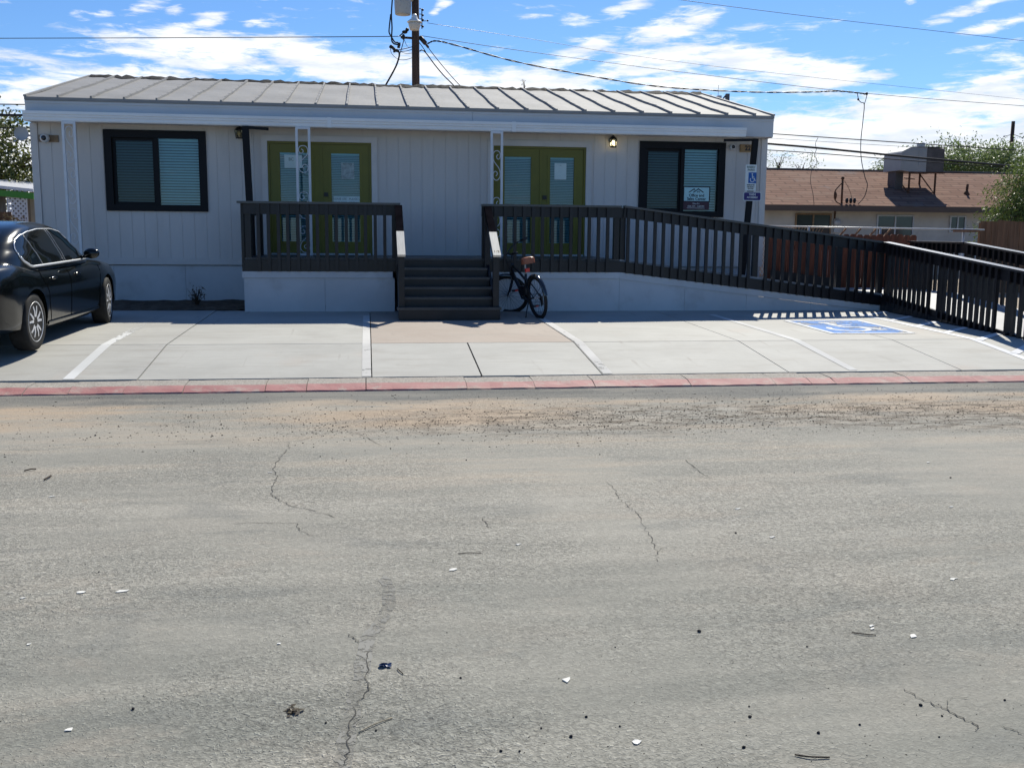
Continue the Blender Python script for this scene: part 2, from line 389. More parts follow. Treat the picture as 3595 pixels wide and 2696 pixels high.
def tag(o, label, cat, group=None):
    o['label'] = label; o['category'] = cat
    if group: o['group'] = group
    return o
def struct(o): o['kind'] = 'structure'; return o
def text(name, body, size, loc, m, parent, align='CENTER', rot=(R_(90), 0, 0), ext=0.002, sx=1.0, bold=0.0):
    cu = bpy.data.curves.new(name, 'FONT'); cu.body = body; cu.size = size; cu.align_x = align; cu.align_y = 'CENTER'; cu.extrude = ext; cu.offset = bold
    tmp = bpy.data.objects.new(name, cu); COL.objects.link(tmp)
    dg = bpy.context.evaluated_depsgraph_get()
    me = bpy.data.meshes.new_from_object(tmp.evaluated_get(dg))
    bpy.data.objects.remove(tmp); bpy.data.curves.remove(cu)
    X = Matrix.Translation(Vector(loc)-ORG[parent]) @ Matrix.Rotation(rot[2], 4, 'Z') @ Matrix.Rotation(rot[0], 4, 'X') @ Matrix.Diagonal((sx, 1, 1, 1))
    me.transform(X); me.materials.clear(); me.materials.append(m)
    o = bpy.data.objects.new(name, me); COL.objects.link(o); o.parent = parent; ORG[o] = ORG[parent]
    return o
def copy_tree(o, parent=None):
    c = o.copy(); COL.objects.link(c)
    if parent is not None: c.parent = parent
    ORG[c] = ORG[o]
    for ch in list(o.children): copy_tree(ch, c)
    return c
def lerp(a, b, t): return a+(b-a)*t
def curve(pts, n=8):                   # Catmull-Rom through points
    P = [Vector(p) for p in pts]; P = [P[0]*2-P[1]] + P + [P[-1]*2-P[-2]]; o = []
    for i in range(1, len(P)-2):
        for k in range(n):
            t = k/n; a, b, c, d = P[i-1], P[i], P[i+1], P[i+2]
            o.append(0.5*((2*b)+(c-a)*t+(2*a-5*b+4*c-d)*t*t+(3*b-a-3*c+d)*t**3))
    o.append(P[-2]); return o
# ------------------------------------------------------------------ ground, road, apron, kerb
def ground_mat(name, kind):
    m = bpy.data.materials.new(name); m.use_nodes = True
    t = NT(m.node_tree); b = t.n['Principled BSDF']
    tc = t.new('ShaderNodeTexCoord'); P = tc.outputs['Object']
    x, y, z = t.sep(P)
    bn = t.new('ShaderNodeBump'); bn.inputs['Strength'].default_value = 1.0; bn.inputs['Distance'].default_value = 1.0
    if kind == 'road':
        streak = t.noise(t.mapping(P, scale=(0.35, 2.6, 1)), 1.0, 7.0, 0.62)
        blot = t.noise(P, 0.7, 5.0, 0.6, 0.4)
        wob = t.math('MULTIPLY', t.math('SUBTRACT', t.noise(t.mapping(P, scale=(0.5, 0.9, 1)), 1.0, 6.0, 0.6), 0.5), 1.5)
        yy = t.math('ADD', y, wob)
        fine = t.noise(P, 130.0, 3.0, 0.7)
        worm = t.noise(P, 34.0, 3.0, 0.55, 1.6)
        worm2 = t.noise(t.mapping(P, rot=(0, 0, 0.5), scale=(1.0, 1.7, 1)), 52.0, 2.0, 0.5, 1.2)
        # worn, dusty asphalt with darker rolled streaks
        c = t.mix(t.ramp(streak, 0.32, 0.70), (0.178, 0.180, 0.166), (0.252, 0.246, 0.224))
        c = t.mix(t.math('MULTIPLY', t.ramp(blot, 0.5, 0.72), 0.45), c, (0.270, 0.243, 0.212))
        c = t.mix(t.math('MULTIPLY', t.ramp(yy, 2.6, 6.2), 0.55), c, t.mix(t.ramp(streak, 0.3, 0.7), (0.280, 0.264, 0.240), (0.348, 0.325, 0.296)))
        c = t.mix(t.math('MULTIPLY', t.ramp(t.noise(P, 0.33, 4.0, 0.6), 0.55, 0.75), 0.5), c, (0.185, 0.194, 0.180))
        # darker grey strip that runs along the kerb
        c = t.mix(t.math('MULTIPLY', t.ramp(yy, 9.55, 9.95), 0.85), c, t.mix(t.ramp(streak, 0.35, 0.65), (0.088, 0.092, 0.096), (0.165, 0.16, 0.15)))
        # blown sand in the gutter line
        sand = t.math('MULTIPLY', t.ramp(yy, 8.2, 8.9), t.ramp(yy, 9.95, 9.55))
        patch = t.ramp(t.noise(t.mapping(P, scale=(0.4, 1.6, 1), loc=(2.2, 0.3, 0)), 1.0, 6.0, 0.65), 0.36, 0.60)
        c = t.mix(t.math('MULTIPLY', t.math('MULTIPLY', sand, patch), 0.85), c, (0.375, 0.288, 0.215))
        sand2 = t.math('MULTIPLY', t.ramp(yy, 6.0, 7.0), t.ramp(yy, 9.0, 8.2))
        c = t.mix(t.math('MULTIPLY', t.math('MULTIPLY', sand2, t.ramp(streak, 0.45, 0.7)), 0.55), c, (0.34, 0.275, 0.215))
        # leaf litter washed into dark streaks on the right
        lit = t.math('MULTIPLY', t.math('MULTIPLY', t.ramp(yy, 7.7, 8.4), t.ramp(yy, 9.7, 9.0)), t.ramp(x, -0.8, 1.6))
        ln = t.noise(t.mapping(P, scale=(1.8, 4.5, 1)), 1.7, 9.0, 0.78)
        c = t.mix(t.math('MULTIPLY', t.math('MULTIPLY', lit, t.ramp(ln, 0.44, 0.58)), 0.85), c, (0.090, 0.070, 0.052))
        # small oil or sand spots
        sp = t.noise(P, 2.1, 3.0, 0.5)
        c = t.mix(t.math('MULTIPLY', t.ramp(sp, 0.70, 0.76), 0.5), c, (0.30, 0.23, 0.17))
        sp2 = t.noise(t.mapping(P, loc=(5, 8, 0), scale=(1, 1.6, 1)), 3.3, 3.0, 0.5)
        c = t.mix(t.math('MULTIPLY', t.ramp(sp2, 0.72, 0.77), 0.45), c, (0.07, 0.07, 0.07))
        mo = t.noise(t.mapping(P, scale=(0.7, 1.5, 1), loc=(11, 3, 0)), 1.4, 6.0, 0.68, 0.5)
        c = t.mix(t.math('MULTIPLY', t.ramp(mo, 0.52, 0.68), 0.42), c, (0.150, 0.155, 0.152))
        mo2 = t.noise(t.mapping(P, scale=(0.6, 1.6, 1), loc=(1, 13, 0)), 1.2, 6.0, 0.68, 0.5)
        c = t.mix(t.math('MULTIPLY', t.ramp(mo2, 0.54, 0.70), 0.45), c, (0.31, 0.275, 0.24))
        # coarse chip texture: pale dust on the ridges, dark in the pits
        near = t.ramp(y, 9.0, 6.0)
        w1 = t.math('MULTIPLY', t.math('SUBTRACT', t.ramp(worm, 0.38, 0.66), 0.42), 0.50)
        w2 = t.math('MULTIPLY', t.math('SUBTRACT', t.ramp(worm2, 0.36, 0.66), 0.45), 0.34)
        gr = t.math('MULTIPLY', t.math('SUBTRACT', fine, 0.5), 0.45)
        rough_area = t.ramp(t.noise(P, 0.55, 3.0, 0.5), 0.36, 0.58, 0.35, 1.0)
        rn = t.noise(t.mapping(P, scale=(1.0, 1.25, 1)), 30.0, 1.5, 0.5, 0.4); rm = t.ramp(t.noise(P, 46.0, 2.0, 0.5), 0.40, 0.58)
        rd1 = t.math('MULTIPLY', t.ramp(t.math('ABSOLUTE', t.math('SUBTRACT', rn, 0.5)), 0.055, 0.0), rm)
        rn2 = t.noise(t.mapping(P, loc=(3, 9, 0), scale=(1.0, 1.4, 1)), 26.0, 1.5, 0.5, 0.4)
        rd2 = t.math('MULTIPLY', t.ramp(t.math('ABSOLUTE', t.math('SUBTRACT', rn2, 0.5)), 0.05, 0.0), rm)
        ridg = t.math('SUBTRACT', t.math('MULTIPLY', rd1, 0.42), t.math('MULTIPLY', rd2, 0.30))
        tex = t.math('MULTIPLY', t.math('ADD', t.math('MULTIPLY', t.math('ADD', t.math('ADD', w1, w2), gr), 0.8), ridg), 1.15)
        k = t.math('ADD', 1.0, t.math('MULTIPLY', t.math('MULTIPLY', tex, rough_area), t.math('ADD', 0.65, t.math('MULTIPLY', near, 0.35))))
        c = t.mix(1.0, c, (1.01, 1.0, 0.935), 'MULTIPLY')
        c = t.mix(1.0, c, t.comb(k, k, k), 'MULTIPLY')
        h = t.math('ADD', t.math('MULTIPLY', worm, 0.006), t.math('ADD', t.math('MULTIPLY', worm2, 0.004), t.math('MULTIPLY', fine, 0.0012)))
        h = t.math('MULTIPLY', t.math('ADD', h, t.math('MULTIPLY', rd1, 0.003)), rough_area)
        b.inputs['Roughness'].default_value = 0.85; b.inputs['Specular IOR Level'].default_value = 0.25
    elif kind in ('slab', 'slabred'):
        big = t.noise(P, 0.8, 6.0, 0.65, 0.3)
        st = t.noise(t.mapping(P, scale=(0.9, 5.0, 1), rot=(0, 0, 0.15)), 1.3, 7.0, 0.7)
        fine = t.noise(P, 90.0, 3.0, 0.7)
        if kind == 'slab':
            c = t.mix(t.ramp(big, 0.3, 0.7), (0.350, 0.342, 0.312), (0.420, 0.412, 0.376))
            c = t.mix(t.math('MULTIPLY', t.ramp(t.noise(t.mapping(P, loc=(4, 4, 0)), 0.55, 5.0, 0.6), 0.56, 0.72), 0.5), c, (0.40, 0.325, 0.265))
        else:
            c = t.mix(t.ramp(big, 0.3, 0.7), (0.315, 0.255, 0.210), (0.365, 0.310, 0.262))
        c = t.mix(t.math('MULTIPLY', t.ramp(st, 0.48, 0.72), 0.5), c, (0.285, 0.262, 0.228))
        # tyre scuffs that run up the stalls, sparse
        sc = t.noise(t.mapping(P, scale=(9.0, 0.5, 1), rot=(0, 0, -0.35)), 1.0, 4.0, 0.6)
        c = t.mix(t.math('MULTIPLY', t.math('MULTIPLY', t.ramp(sc, 0.60, 0.72), t.ramp(big, 0.48, 0.60)), 0.5), c, (0.22, 0.19, 0.165))
        ol = t.noise(t.mapping(P, loc=(2.3, 7.1, 0), scale=(1, .7, 1)), 1.9, 5.0, 0.65, 0.4)
        c = t.mix(t.math('MULTIPLY', t.ramp(ol, 0.60, 0.74), 0.30), c, (0.21, 0.195, 0.175))
        dk = t.noise(P, 7.0, 4.0, 0.7)
        c = t.mix(t.math('MULTIPLY', t.ramp(dk, 0.70, 0.78), 0.35), c, (0.2, 0.185, 0.17))
        k = t.math('ADD', 0.94, t.math('MULTIPLY', fine, 0.12))
        c = t.mix(1.0, c, t.comb(k, k, k), 'MULTIPLY')
        h = t.math('ADD', t.math('MULTIPLY', fine, 0.0012), t.math('MULTIPLY', st, 0.002))
        b.inputs['Roughness'].default_value = 0.75; b.inputs['Specular IOR Level'].default_value = 0.3
    elif kind == 'kerb':
        agg = t.noise(P, 45.0, 4.0, 0.75, 0.8); big = t.noise(P, 2.0, 4.0, 0.6)
        c = t.mix(t.ramp(agg, 0.35, 0.65), (0.22, 0.195, 0.165), (0.42, 0.385, 0.335))
        c = t.mix(t.math('MULTIPLY', t.ramp(big, 0.5, 0.7), 0.4), c, (0.30, 0.235, 0.185))
        h = t.math('MULTIPLY', agg, 0.008)
        b.inputs['Roughness'].default_value = 0.9
    elif kind == 'redkerb':
        agg = t.noise(P, 38.0, 4.0, 0.75, 0.8); big = t.noise(t.mapping(P, scale=(1, 3, 3)), 1.6, 6.0, 0.7)
        c = t.mix(t.ramp(big, 0.3, 0.7), (0.36, 0.120, 0.115), (0.43, 0.205, 0.185))
        c = t.mix(t.math('MULTIPLY', t.ramp(t.noise(P, 5.0, 6.0, 0.75), 0.50, 0.66), 0.8), c, (0.40, 0.30, 0.25))
        c = t.mix(t.math('MULTIPLY', t.ramp(agg, 0.60, 0.72), 0.6), c, (0.20, 0.045, 0.045))
        lo = t.ramp(z, 0.03, 0.0)
        c = t.mix(t.math('MULTIPLY', lo, t.ramp(big, 0.45, 0.65)), c, (0.33, 0.235, 0.165))
        h = t.math('MULTIPLY', agg, 0.004)
        b.inputs['Roughness'].default_value = 0.75
    elif kind == 'yard':
        big = t.noise(P, 0.4, 6.0, 0.65); fine = t.noise(P, 14.0, 6.0, 0.75)
        c = t.mix(t.ramp(big, 0.3, 0.7), (0.30, 0.235, 0.17), (0.40, 0.32, 0.24))
        c = t.mix(t.math('MULTIPLY', t.ramp(fine, 0.5, 0.7), 0.5), c, (0.17, 0.13, 0.095))
        h = t.math('MULTIPLY', fine, 0.03)
        b.inputs['Roughness'].default_value = 0.95
    t.l.new(c, b.inputs['Base Color']); t.l.new(h, bn.inputs['Height']); t.l.new(bn.outputs[0], b.inputs['Normal'])
    return m
def line_mat(name, col, wear, scale=9.0, thr=0.5, fade=None):
    """worn paint: chipped off where the noise is high, so the slab shows through"""
    m = bpy.data.materials.new(name); m.use_nodes = True
    t = NT(m.node_tree); b = t.n['Principled BSDF']
    tc = t.new('ShaderNodeTexCoord'); P = tc.outputs['Object']
    n = t.noise(P, scale, 7.0, 0.75, 0.6); g = t.noise(P, 1.1, 3.0, 0.5)
    c = t.mix(t.ramp(g, 0.35, 0.65), col, tuple(v*0.85 for v in col))
    t.l.new(c, b.inputs['Base Color']); b.inputs['Roughness'].default_value = 0.85; b.inputs['Specular IOR Level'].default_value = 0.15
    a = t.ramp(t.math('ADD', n, t.math('MULTIPLY', t.math('SUBTRACT', g, 0.5), 0.35)), thr, thr+0.05, 1.0, 1.0-wear)
    if fade:
        yy = t.sep(P)[1]; k = t.ramp(yy, fade[0], fade[1], -.16, .12, False)
        a = t.math('MULTIPLY', t.ramp(t.math('ADD', n, k), thr, thr+.05, 1.0, 0.12), t.ramp(yy, fade[1], fade[1]+1.0, 1.0, 0.55))
    t.l.new(a, b.inputs['Alpha'])
    return m
YZ = [(10.96, .080), (11.4, .131), (12.0, .200), (12.594, .268), (12.606, .2695), (14.0, .303), (15.2, .330), (16.72, .362)]
def apz(y):
    for (a, b) in zip(YZ, YZ[1:]):
        if y <= b[0]: return a[1]+(b[1]-a[1])*(y-a[0])/(b[0]-a[0])
    return YZ[-1][1]
g = MB()
g.grid([[(x, y, z) for x in (-600, -60, 0, 60, 600)] for (y, z) in ((-120, -.03), (10.2, -.03), (10.97, -.01), (16.5, .28), (17.2, .31), (40, .31), (1500, .31))])
struct(g.build('ground', ground_mat('yard_dirt', 'yard'), fix=False))
road_m = ground_mat('asphalt', 'road')
rd = MB(); rd.grid([[(x, y, 0.0) for x in (-90, -20, 0, 20, 90)] for y in (-80, 0, 5, 10.47)])
road = struct(rd.build('road', road_m, fix=False))
JX = [-30, -7.6, -2.42, 0.035, 2.61, 4.82, 6.98, 10.9, 30]
ap = MB()
def panel(x0, x1, y0, y1, mi=0, dz=0.0):
    ap.cur = mi
    ys = [y0]+[y for (y, z) in YZ if y0+.02 < y < y1-.02]+[y1]
    ap.grid([[(x, y, apz(y)+dz) for x in (x0, x1)] for y in ys])
    ap.grid([[(x0, y0, apz(y0)+dz), (x1, y0, apz(y0)+dz)], [(x0, y0, apz(y0)-.12), (x1, y0, apz(y0)-.12)]])
    for x in (x0, x1): ap.grid([[(x, y, apz(y)+dz) for y in ys], [(x, y, apz(y)-.06) for y in ys]])
lift = [0, .006, 0, 0, 0, 0, 0, 0]
for i, (a, b) in enumerate(zip(JX, JX[1:])):
    ga, gb = a+.006, b-.006
    if i == 3:
        panel(ga, 1.234, 10.96, 12.594); panel(1.252, gb, 10.96, 12.594)
    else: panel(ga, gb, 10.96, 12.594, 0, lift[i])
    panel(ga, gb, 12.606, 16.72, 1 if i == 3 else 0, lift[i])
ap.cur = 2
ap.grid([[(x, y, z-.028) for x in (-30, 30)] for (y, z) in YZ])
struct(ap.build('parking_apron', [ground_mat('concrete', 'slab'), ground_mat('concrete_tan', 'slabred'), mat('joint_dark', (0.05, 0.045, 0.04), 0.9, 0.1)], fix=False))
# kerb: rough grey top, worn red face, broken into lengths
kb = MB(); random.seed(3)
kx = [-30]; xs = [at(px, 1360, 10.5).x for px in (75, 235, 430, 640, 930, 1075, 1285, 1640, 1880, 2090, 2427, 2725, 2850, 2935, 3200, 3430)]
kx += [-14, -9, -6] + xs + [10.5, 14, 18, 30]
for a, b in zip(kx, kx[1:]):
    dz = random.uniform(-.004, .006); ga, gb = a+random.uniform(.001, .005), b-random.uniform(.001, .005)
    n = max(2, int((gb-ga)/.12)); X = [ga+(gb-ga)*i/n for i in range(n+1)]
    def j(v): return random.uniform(-v, v)
    r0 = [(x, 10.935+j(.008), .070+dz+j(.003)) for x in X]; r1 = [(x, 10.66+j(.010), .056+dz*.6+j(.003)) for x in X]
    r2 = [(x, 10.50+j(.008), .012+dz*.3+j(.003)) for x in X]; r3 = [(x, 10.46+j(.006), -.03) for x in X]
    kb.cur = 0; kb.grid([r0, r1]); kb.cur = 1; kb.grid([r1, r2, r3])
    kb.cur = 0
    for i in (0, -1): kb.add([r0[i], r1[i], r2[i], r3[i], (r0[i][0], 10.945, -.03)], [(0, 1, 2, 3, 4)])
struct(kb.build('kerb', [ground_mat('kerb_concrete', 'kerb'), ground_mat('kerb_red', 'redkerb')], fix=False))
# planting bed in front of the wall
bd = MB(); random.seed(5)
rows = []
for i in range(10):
    y = 16.73+i*(18.72-16.73)/9
    rows.append([(-9+j*.12, y, .362+.03*min(1, i/2)+random.uniform(0, .025)) for j in range(60)])
bd.grid(rows); struct(bd.build('dirt_bed', M['dirt'], fix=False))
# painted stall lines: sheets just above the slab
def line(name, pts, w, m, lift=.004, nseg=14, parent=None):
    b = MB()
    for (x0, y0), (x1, y1) in zip(pts, pts[1:]):
        d = Vector((x1-x0, y1-y0, 0)).normalized(); q = Vector((d.y, -d.x, 0))*(w/2)
        ts = [i/nseg for i in range(nseg+1)]
        if y0 != y1: ts = sorted(set(ts + [t for t in [((12.6-y0)/(y1-y0))] if 0 < t < 1]))
        b.grid([[(lerp(x0, x1, t)+sg*q.x, lerp(y0, y1, t)+sg*q.y, apz(lerp(y0, y1, t)+sg*q.y)+lift) for sg in (-1, 1)] for t in ts])
    return struct(b.build(name, m, fix=False))
wl_worn = line_mat('worn_white_line', (0.64, 0.64, 0.62), 1.0, 7.0, 0.52, (12.2, 14.4))
wl_faint = line_mat('faint_white_line', (0.60, 0.585, 0.55), 0.75, 6.0, 0.59)
wl_good = line_mat('white_line', (0.64, 0.63, 0.60), 0.6, 6.0, 0.66)
wl_hat = line_mat('hatch_white', (0.80, 0.80, 0.80), 0.5, 8.0, 0.66)
blue_p = line_mat('blue_paint', (0.165, 0.31, 0.63), 1.0, 3.0, 0.53)
line('stall_line', [(-3.12, 10.98), (-3.12, 15.9)], .115, wl_worn, .010)
line('stall_line', [(-.022, 10.98), (-.022, 15.9)], .10, wl_faint)
line('stall_line', [(2.68, 10.98), (2.68, 15.7)], .11, wl_faint)
line('stall_line', [(5.64, 11.0), (5.60, 15.9)], .11, wl_good)
line('stall_line', [(8.16, 11.0), (8.16, 16.2)], .11, wl_hat)
for k in range(8):
    y = 15.9-k*.78; line('hatch_line', [(8.2, y-.25), (9.0, y+.45)], .11, wl_hat, .0065, 3)
# blue accessible-parking panel with its white border and wheelchair figure
def flat(name, polys, m, lift):
    b = MB()
    for po in polys: b.add([(x, y, apz(y)+lift) for (x, y) in po], [tuple(range(len(po)))])
    return struct(b.build(name, m, fix=False))
flat('parking_symbol_panel', [[(6.50, 13.30), (7.62, 13.30), (7.62, 14.0), (7.62, 14.85), (6.50, 14.85), (6.50, 14.0)]], blue_p, .004)
bo = [[(6.42, 13.24), (6.50, 13.24), (6.50, 14.92), (6.42, 14.92)], [(7.62, 13.24), (7.70, 13.24), (7.70, 14.92), (7.62, 14.92)],
      [(6.50, 13.22), (7.62, 13.22), (7.62, 13.30), (6.50, 13.30)], [(6.50, 14.85), (7.62, 14.85), (7.62, 14.93), (6.50, 14.93)]]
flat('parking_symbol_border', bo, line_mat('border_white', (0.75, 0.76, 0.76), 1.0, 4.0, 0.62), .0065)
def wheelchair(cx, cy, s):             # 2-d polygons of the access figure, height about 2 s
    P = []
    def ring(x, y, r0, r1, a0, a1, n=18):
        for i in range(n):
            p, q = R_(a0+(a1-a0)*i/n), R_(a0+(a1-a0)*(i+1)/n)
            P.append([(x+r0*math.cos(p), y+r0*math.sin(p)), (x+r1*math.cos(p), y+r1*math.sin(p)), (x+r1*math.cos(q), y+r1*math.sin(q)), (x+r0*math.cos(q), y+r0*math.sin(q))])
    def bar(x0, y0, x1, y1, w):
        d = Vector((x1-x0, y1-y0)).normalized(); n = Vector((-d.y, d.x))*w/2
        P.append([(x0+n.x, y0+n.y), (x0-n.x, y0-n.y), (x1-n.x, y1-n.y), (x1+n.x, y1+n.y)])
    ring(-.10, -.42, .38, .52, 140, 390)
    ring(-.14, .82, 0.001, .14, 0, 360, 14)
    bar(-.14, .66, -.08, -.06, .17); bar(-.10, .26, .30, .26, .12); bar(-.10, -.10, .40, -.10, .15); bar(.36, -.06, .60, -.70, .15); bar(.58, -.66, .78, -.58, .12)
    return [[(cx+x*s, cy+y*s) for (x, y) in q] for q in P]
flat('parking_symbol_figure', [[(x, y) for (x, y) in q] for q in wheelchair(7.02, 14.06, .62)], line_mat('figure_white', (0.75, 0.77, 0.78), 1.0, 4.5, 0.60), .0070)
# cracks and the old trench seam in the road
def ribbon(name, pts, w, m, z=.0035, jit=.012, sub=6, lo=.25):
    P = curve([(p[0], p[1], 0) for p in pts], sub); b = MB(); L = []; Rr = []
    random.seed(len(pts)*13)
    for i, p in enumerate(P):
        d = (P[min(i+1, len(P)-1)]-P[max(i-1, 0)]); d = d.normalized() if d.length > 1e-6 else Vector((1, 0, 0)); q = Vector((d.y, -d.x, 0))
        c = p + q*random.uniform(-jit, jit); ww = w*random.uniform(lo, 1.0)
        if i in (0, len(P)-1): ww *= .1
        L.append((c.x+q.x*ww, c.y+q.y*ww, z)); Rr.append((c.x-q.x*ww, c.y-q.y*ww, z))
    b.grid([L, Rr]); return b.build(name, m, road)
def zz(ox, oy, sc, pts): return [(q.x, q.y) for q in [atz(ox+sc*a, oy+sc*b, 0) for a, b in pts]]
S_ = 1200/2212
CR = [zz(0, 1300, S_, [(1865, 465), (1870, 500), (1830, 540), (1805, 575), (1770, 650), (1795, 690), (1770, 735), (1762, 795), (1800, 835), (1900, 880), (2000, 905), (2180, 955)]),
      zz(0, 1300, S_, [(0, 515), (250, 517), (500, 495), (900, 487), (1400, 475), (1860, 463), (2030, 430), (2210, 385)]),
      zz(0, 1300, S_, [(1500, 990), (1750, 990), (1900, 990), (1945, 1030), (2000, 1065), (2060, 1070)]),
      zz(1200, 1300, S_, [(30, 398), (150, 430), (260, 495)]), zz(1200, 1300, S_, [(900, 955), (935, 1000), (960, 1025)]),
      zz(1200, 1300, S_, [(1700, 715), (1750, 760), (1800, 830), (1850, 880), (1920, 930), (1960, 1020), (2010, 1100), (2040, 1180), (2040, 1240)]),
      zz(1200, 1950, S_, [(190, 600), (165, 720), (170, 870), (100, 960), (60, 1100), (40, 1250), (10, 1370)]),
      zz(1200, 1950, S_, [(30, 510), (80, 545), (130, 565)]),
      zz(2400, 1950, S_, [(1420, 860), (1560, 940), (1700, 1000), (1850, 1080), (1920, 1140)]),
      zz(2400, 1300, S_, [(0, 575), (80, 640), (170, 700)]), zz(2400, 1950, S_, [(2050, 1110), (2150, 1140), (2205, 1160)])]
for i, c in enumerate(CR): ribbon('crack', c, {5: .0020, 1: .0022, 6: .0028}.get(i, .0032), M['crack'])
random.seed(404)
for i, c in enumerate(CR):
    if i in (1, 3, 4, 9): continue
    for k in range(1, len(c)-1):
        if random.random() < .55:
            a = Vector(c[k]); an = random.uniform(0, 6.28); L_ = random.uniform(.06, .26); P_ = [a]
            for q in range(3): an += random.uniform(-.7, .7); P_.append(P_[-1]+Vector((math.cos(an), math.sin(an)*1.2))*L_/3)
            ribbon('crack', [(p.x, p.y) for p in P_], .0018, M['crack'], .0034, .005, 4)
seam_pts = zz(1200, 1950, S_, [(275, 130), (310, 250), (270, 400), (170, 540), (140, 700), (95, 850), (70, 1000), (30, 1200), (-10, 1400), (-40, 1600)])
ribbon('filled_seam', seam_pts, .034, line_mat('seam_fill', (0.262, 0.255, 0.228), 0.85, 16.0, 0.46), .002, .007, 4, .75)

# ------------------------------------------------------------------ the office (mobile home)
HX0, HX1, WY, EY, RY, BY = -5.68, 7.55, 18.70, 18.35, 22.55, 26.4
ZF, ZE, ZR = 1.22, 3.84, 4.78
home = thing('mobile_home', 'long single-storey pale grey mobile home office with standing seam roof and two green double doors', 'mobile home', ((HX0+HX1)/2, WY, .36))
W1 = (-4.50, -2.78, 1.97, 3.36); W2 = (5.07, 6.74, 1.97, 3.36)
D1 = (-1.73, 0.10, 1.22, 3.22); D2 = (2.32, 4.05, 1.22, 3.22)
OPN = [W1, W2, D1, D2]
w = MB()
def wall_face(x0, x1, z0, z1, y, openings, pitch=.2125, gw=.0075, gd=.007):
    cuts = {x0, x1}; gset = []
    for o in openings: cuts |= {o[0], o[1]}
    k = x0+.10
    while k < x1-.1:
        g_w = gw if len(gset) % 6 else .012
        cuts |= {k, k+g_w}; gset.append((k, k+g_w)); k += pitch
    cs = sorted(cuts)
    for a, b in zip(cs, cs[1:]):
        if b-a < 1e-5: continue
        mid = (a+b)/2; ing = any(g0 < mid < g1 for g0, g1 in gset); yy = y+gd if ing else y
        zs = [z0]; holes = sorted([(o[2], o[3]) for o in openings if o[0] < mid < o[1]])
        segs = []; cur = z0
        for h0, h1 in holes: segs.append((cur, h0)); cur = h1
        segs.append((cur, z1))
        for s0, s1 in segs:
            if s1-s0 > 1e-4:
                w.add([(a, yy, s0), (b, yy, s0), (b, yy, s1), (a, yy, s1)], [(0, 1, 2, 3)])
                if ing:
                    w.add([(a, y, s0), (a, yy, s0), (a, yy, s1), (a, y, s1)], [(0, 1, 2, 3)]); w.add([(b, y, s0), (b, yy, s0), (b, yy, s1), (b, y, s1)], [(0, 1, 2, 3)])
wall_face(HX0, HX1, 1.03, 3.52, WY, OPN)
for o in OPN:                          # reveals
    x0, x1, z0, z1 = o
    for q in ([(x0, z0), (x0, z1)], [(x1, z0), (x1, z1)], [(x0, z1), (x1, z1)], [(x0, z0), (x1, z0)]):
        (a, c), (b, d) = q; w.add([(a, WY, c), (b, WY, d), (b, WY+.14, d), (a, WY+.14, c)], [(0, 1, 2, 3)])
for x in (HX0, HX1):                   # end walls with gables
    w.add([(x, WY, 1.03), (x, BY, 1.03), (x, BY, 3.5), (x, RY, 4.66), (x, WY, 3.84)], [(0, 1, 2, 3, 4)])
w.add([(HX0, BY, .3), (HX1, BY, .3), (HX1, BY, 3.6), (HX0, BY, 3.6)], [(0, 1, 2, 3)])
w.build('wall', M['siding'], home)
r = MB(); r.box(HX0+.05, HX1-.05, WY+.145, BY-.05, 1.0, 1.2); r.add([(HX0+.05, WY+.145, 3.51), (HX1-.05, WY+.145, 3.51), (HX1-.05, BY-.05, 3.51), (HX0+.05, BY-.05, 3.51)], [(0, 1, 2, 3)])
r.add([(HX0, WY+2.6, 1.2), (HX1, WY+2.6, 1.2), (HX1, WY+2.6, 3.51), (HX0, WY+2.6, 3.51)], [(0, 1, 2, 3)])
r.build('interior', mat('room_wall', (0.30, 0.28, 0.25), 0.9, 0.1), home)
sk = MB()
xs = [HX0+.02]+[HX0+.02+i*1.22 for i in range(1, 11)]+[HX1-.02]
for a, b in zip(xs, xs[1:]): sk.box(a+.002, b-.002, WY+.015, WY+.06, .30, 1.018)
for x in (HX0+.02, HX1-.06): sk.box(x, x+.04, WY+.07, BY, .3, 1.02)
sk.build('skirting', M['skirt'], home)
tr = MB(); tr.box(HX0-.01, HX1+.01, WY-.022, WY-.001, 1.035, 1.15)
tr.box(HX0-.015, HX0+.10, WY-.024, WY-.001, 1.152, 3.44); tr.box(HX1-.10, HX1+.015, WY-.024, WY-.001, 1.152, 3.60)
tr.build('corner_trim', M['trimp'], home)
# roof: two sheet-metal slopes, ribs, dented; torn tar strip along the ridge
rf = MB(); random.seed(11)
nx, ny = 100, 10
def rz(x, y):
    t = (y-EY+.03)/(RY-EY+.03)
    return lerp(ZE-.007, ZR, t) + .018*math.sin(x*3.1+y)*math.sin(y*2.2)*min(1, t*4)*(1-t) - .02*math.sin((x-HX0)/(HX1-HX0)*math.pi)
RX0, RX1 = HX0+.03, HX1-.02
rf.grid([[(lerp(RX0, RX1, i/nx), lerp(EY-.03, RY, j/ny), rz(lerp(RX0, RX1, i/nx), lerp(EY-.03, RY, j/ny))) for i in range(nx+1)] for j in range(ny+1)])
rf.grid([[(lerp(RX0, RX1, i/10), y, z) for i in range(11)] for (y, z) in ((RY, ZR-.02), (2*RY-EY, ZE))])
rf.grid([[(RX0, EY-.03, rz(RX0, EY-.03)), (RX1, EY-.03, rz(RX1, EY-.03))], [(RX0, EY-.03, ZE-.06), (RX1, EY-.03, ZE-.06)]])
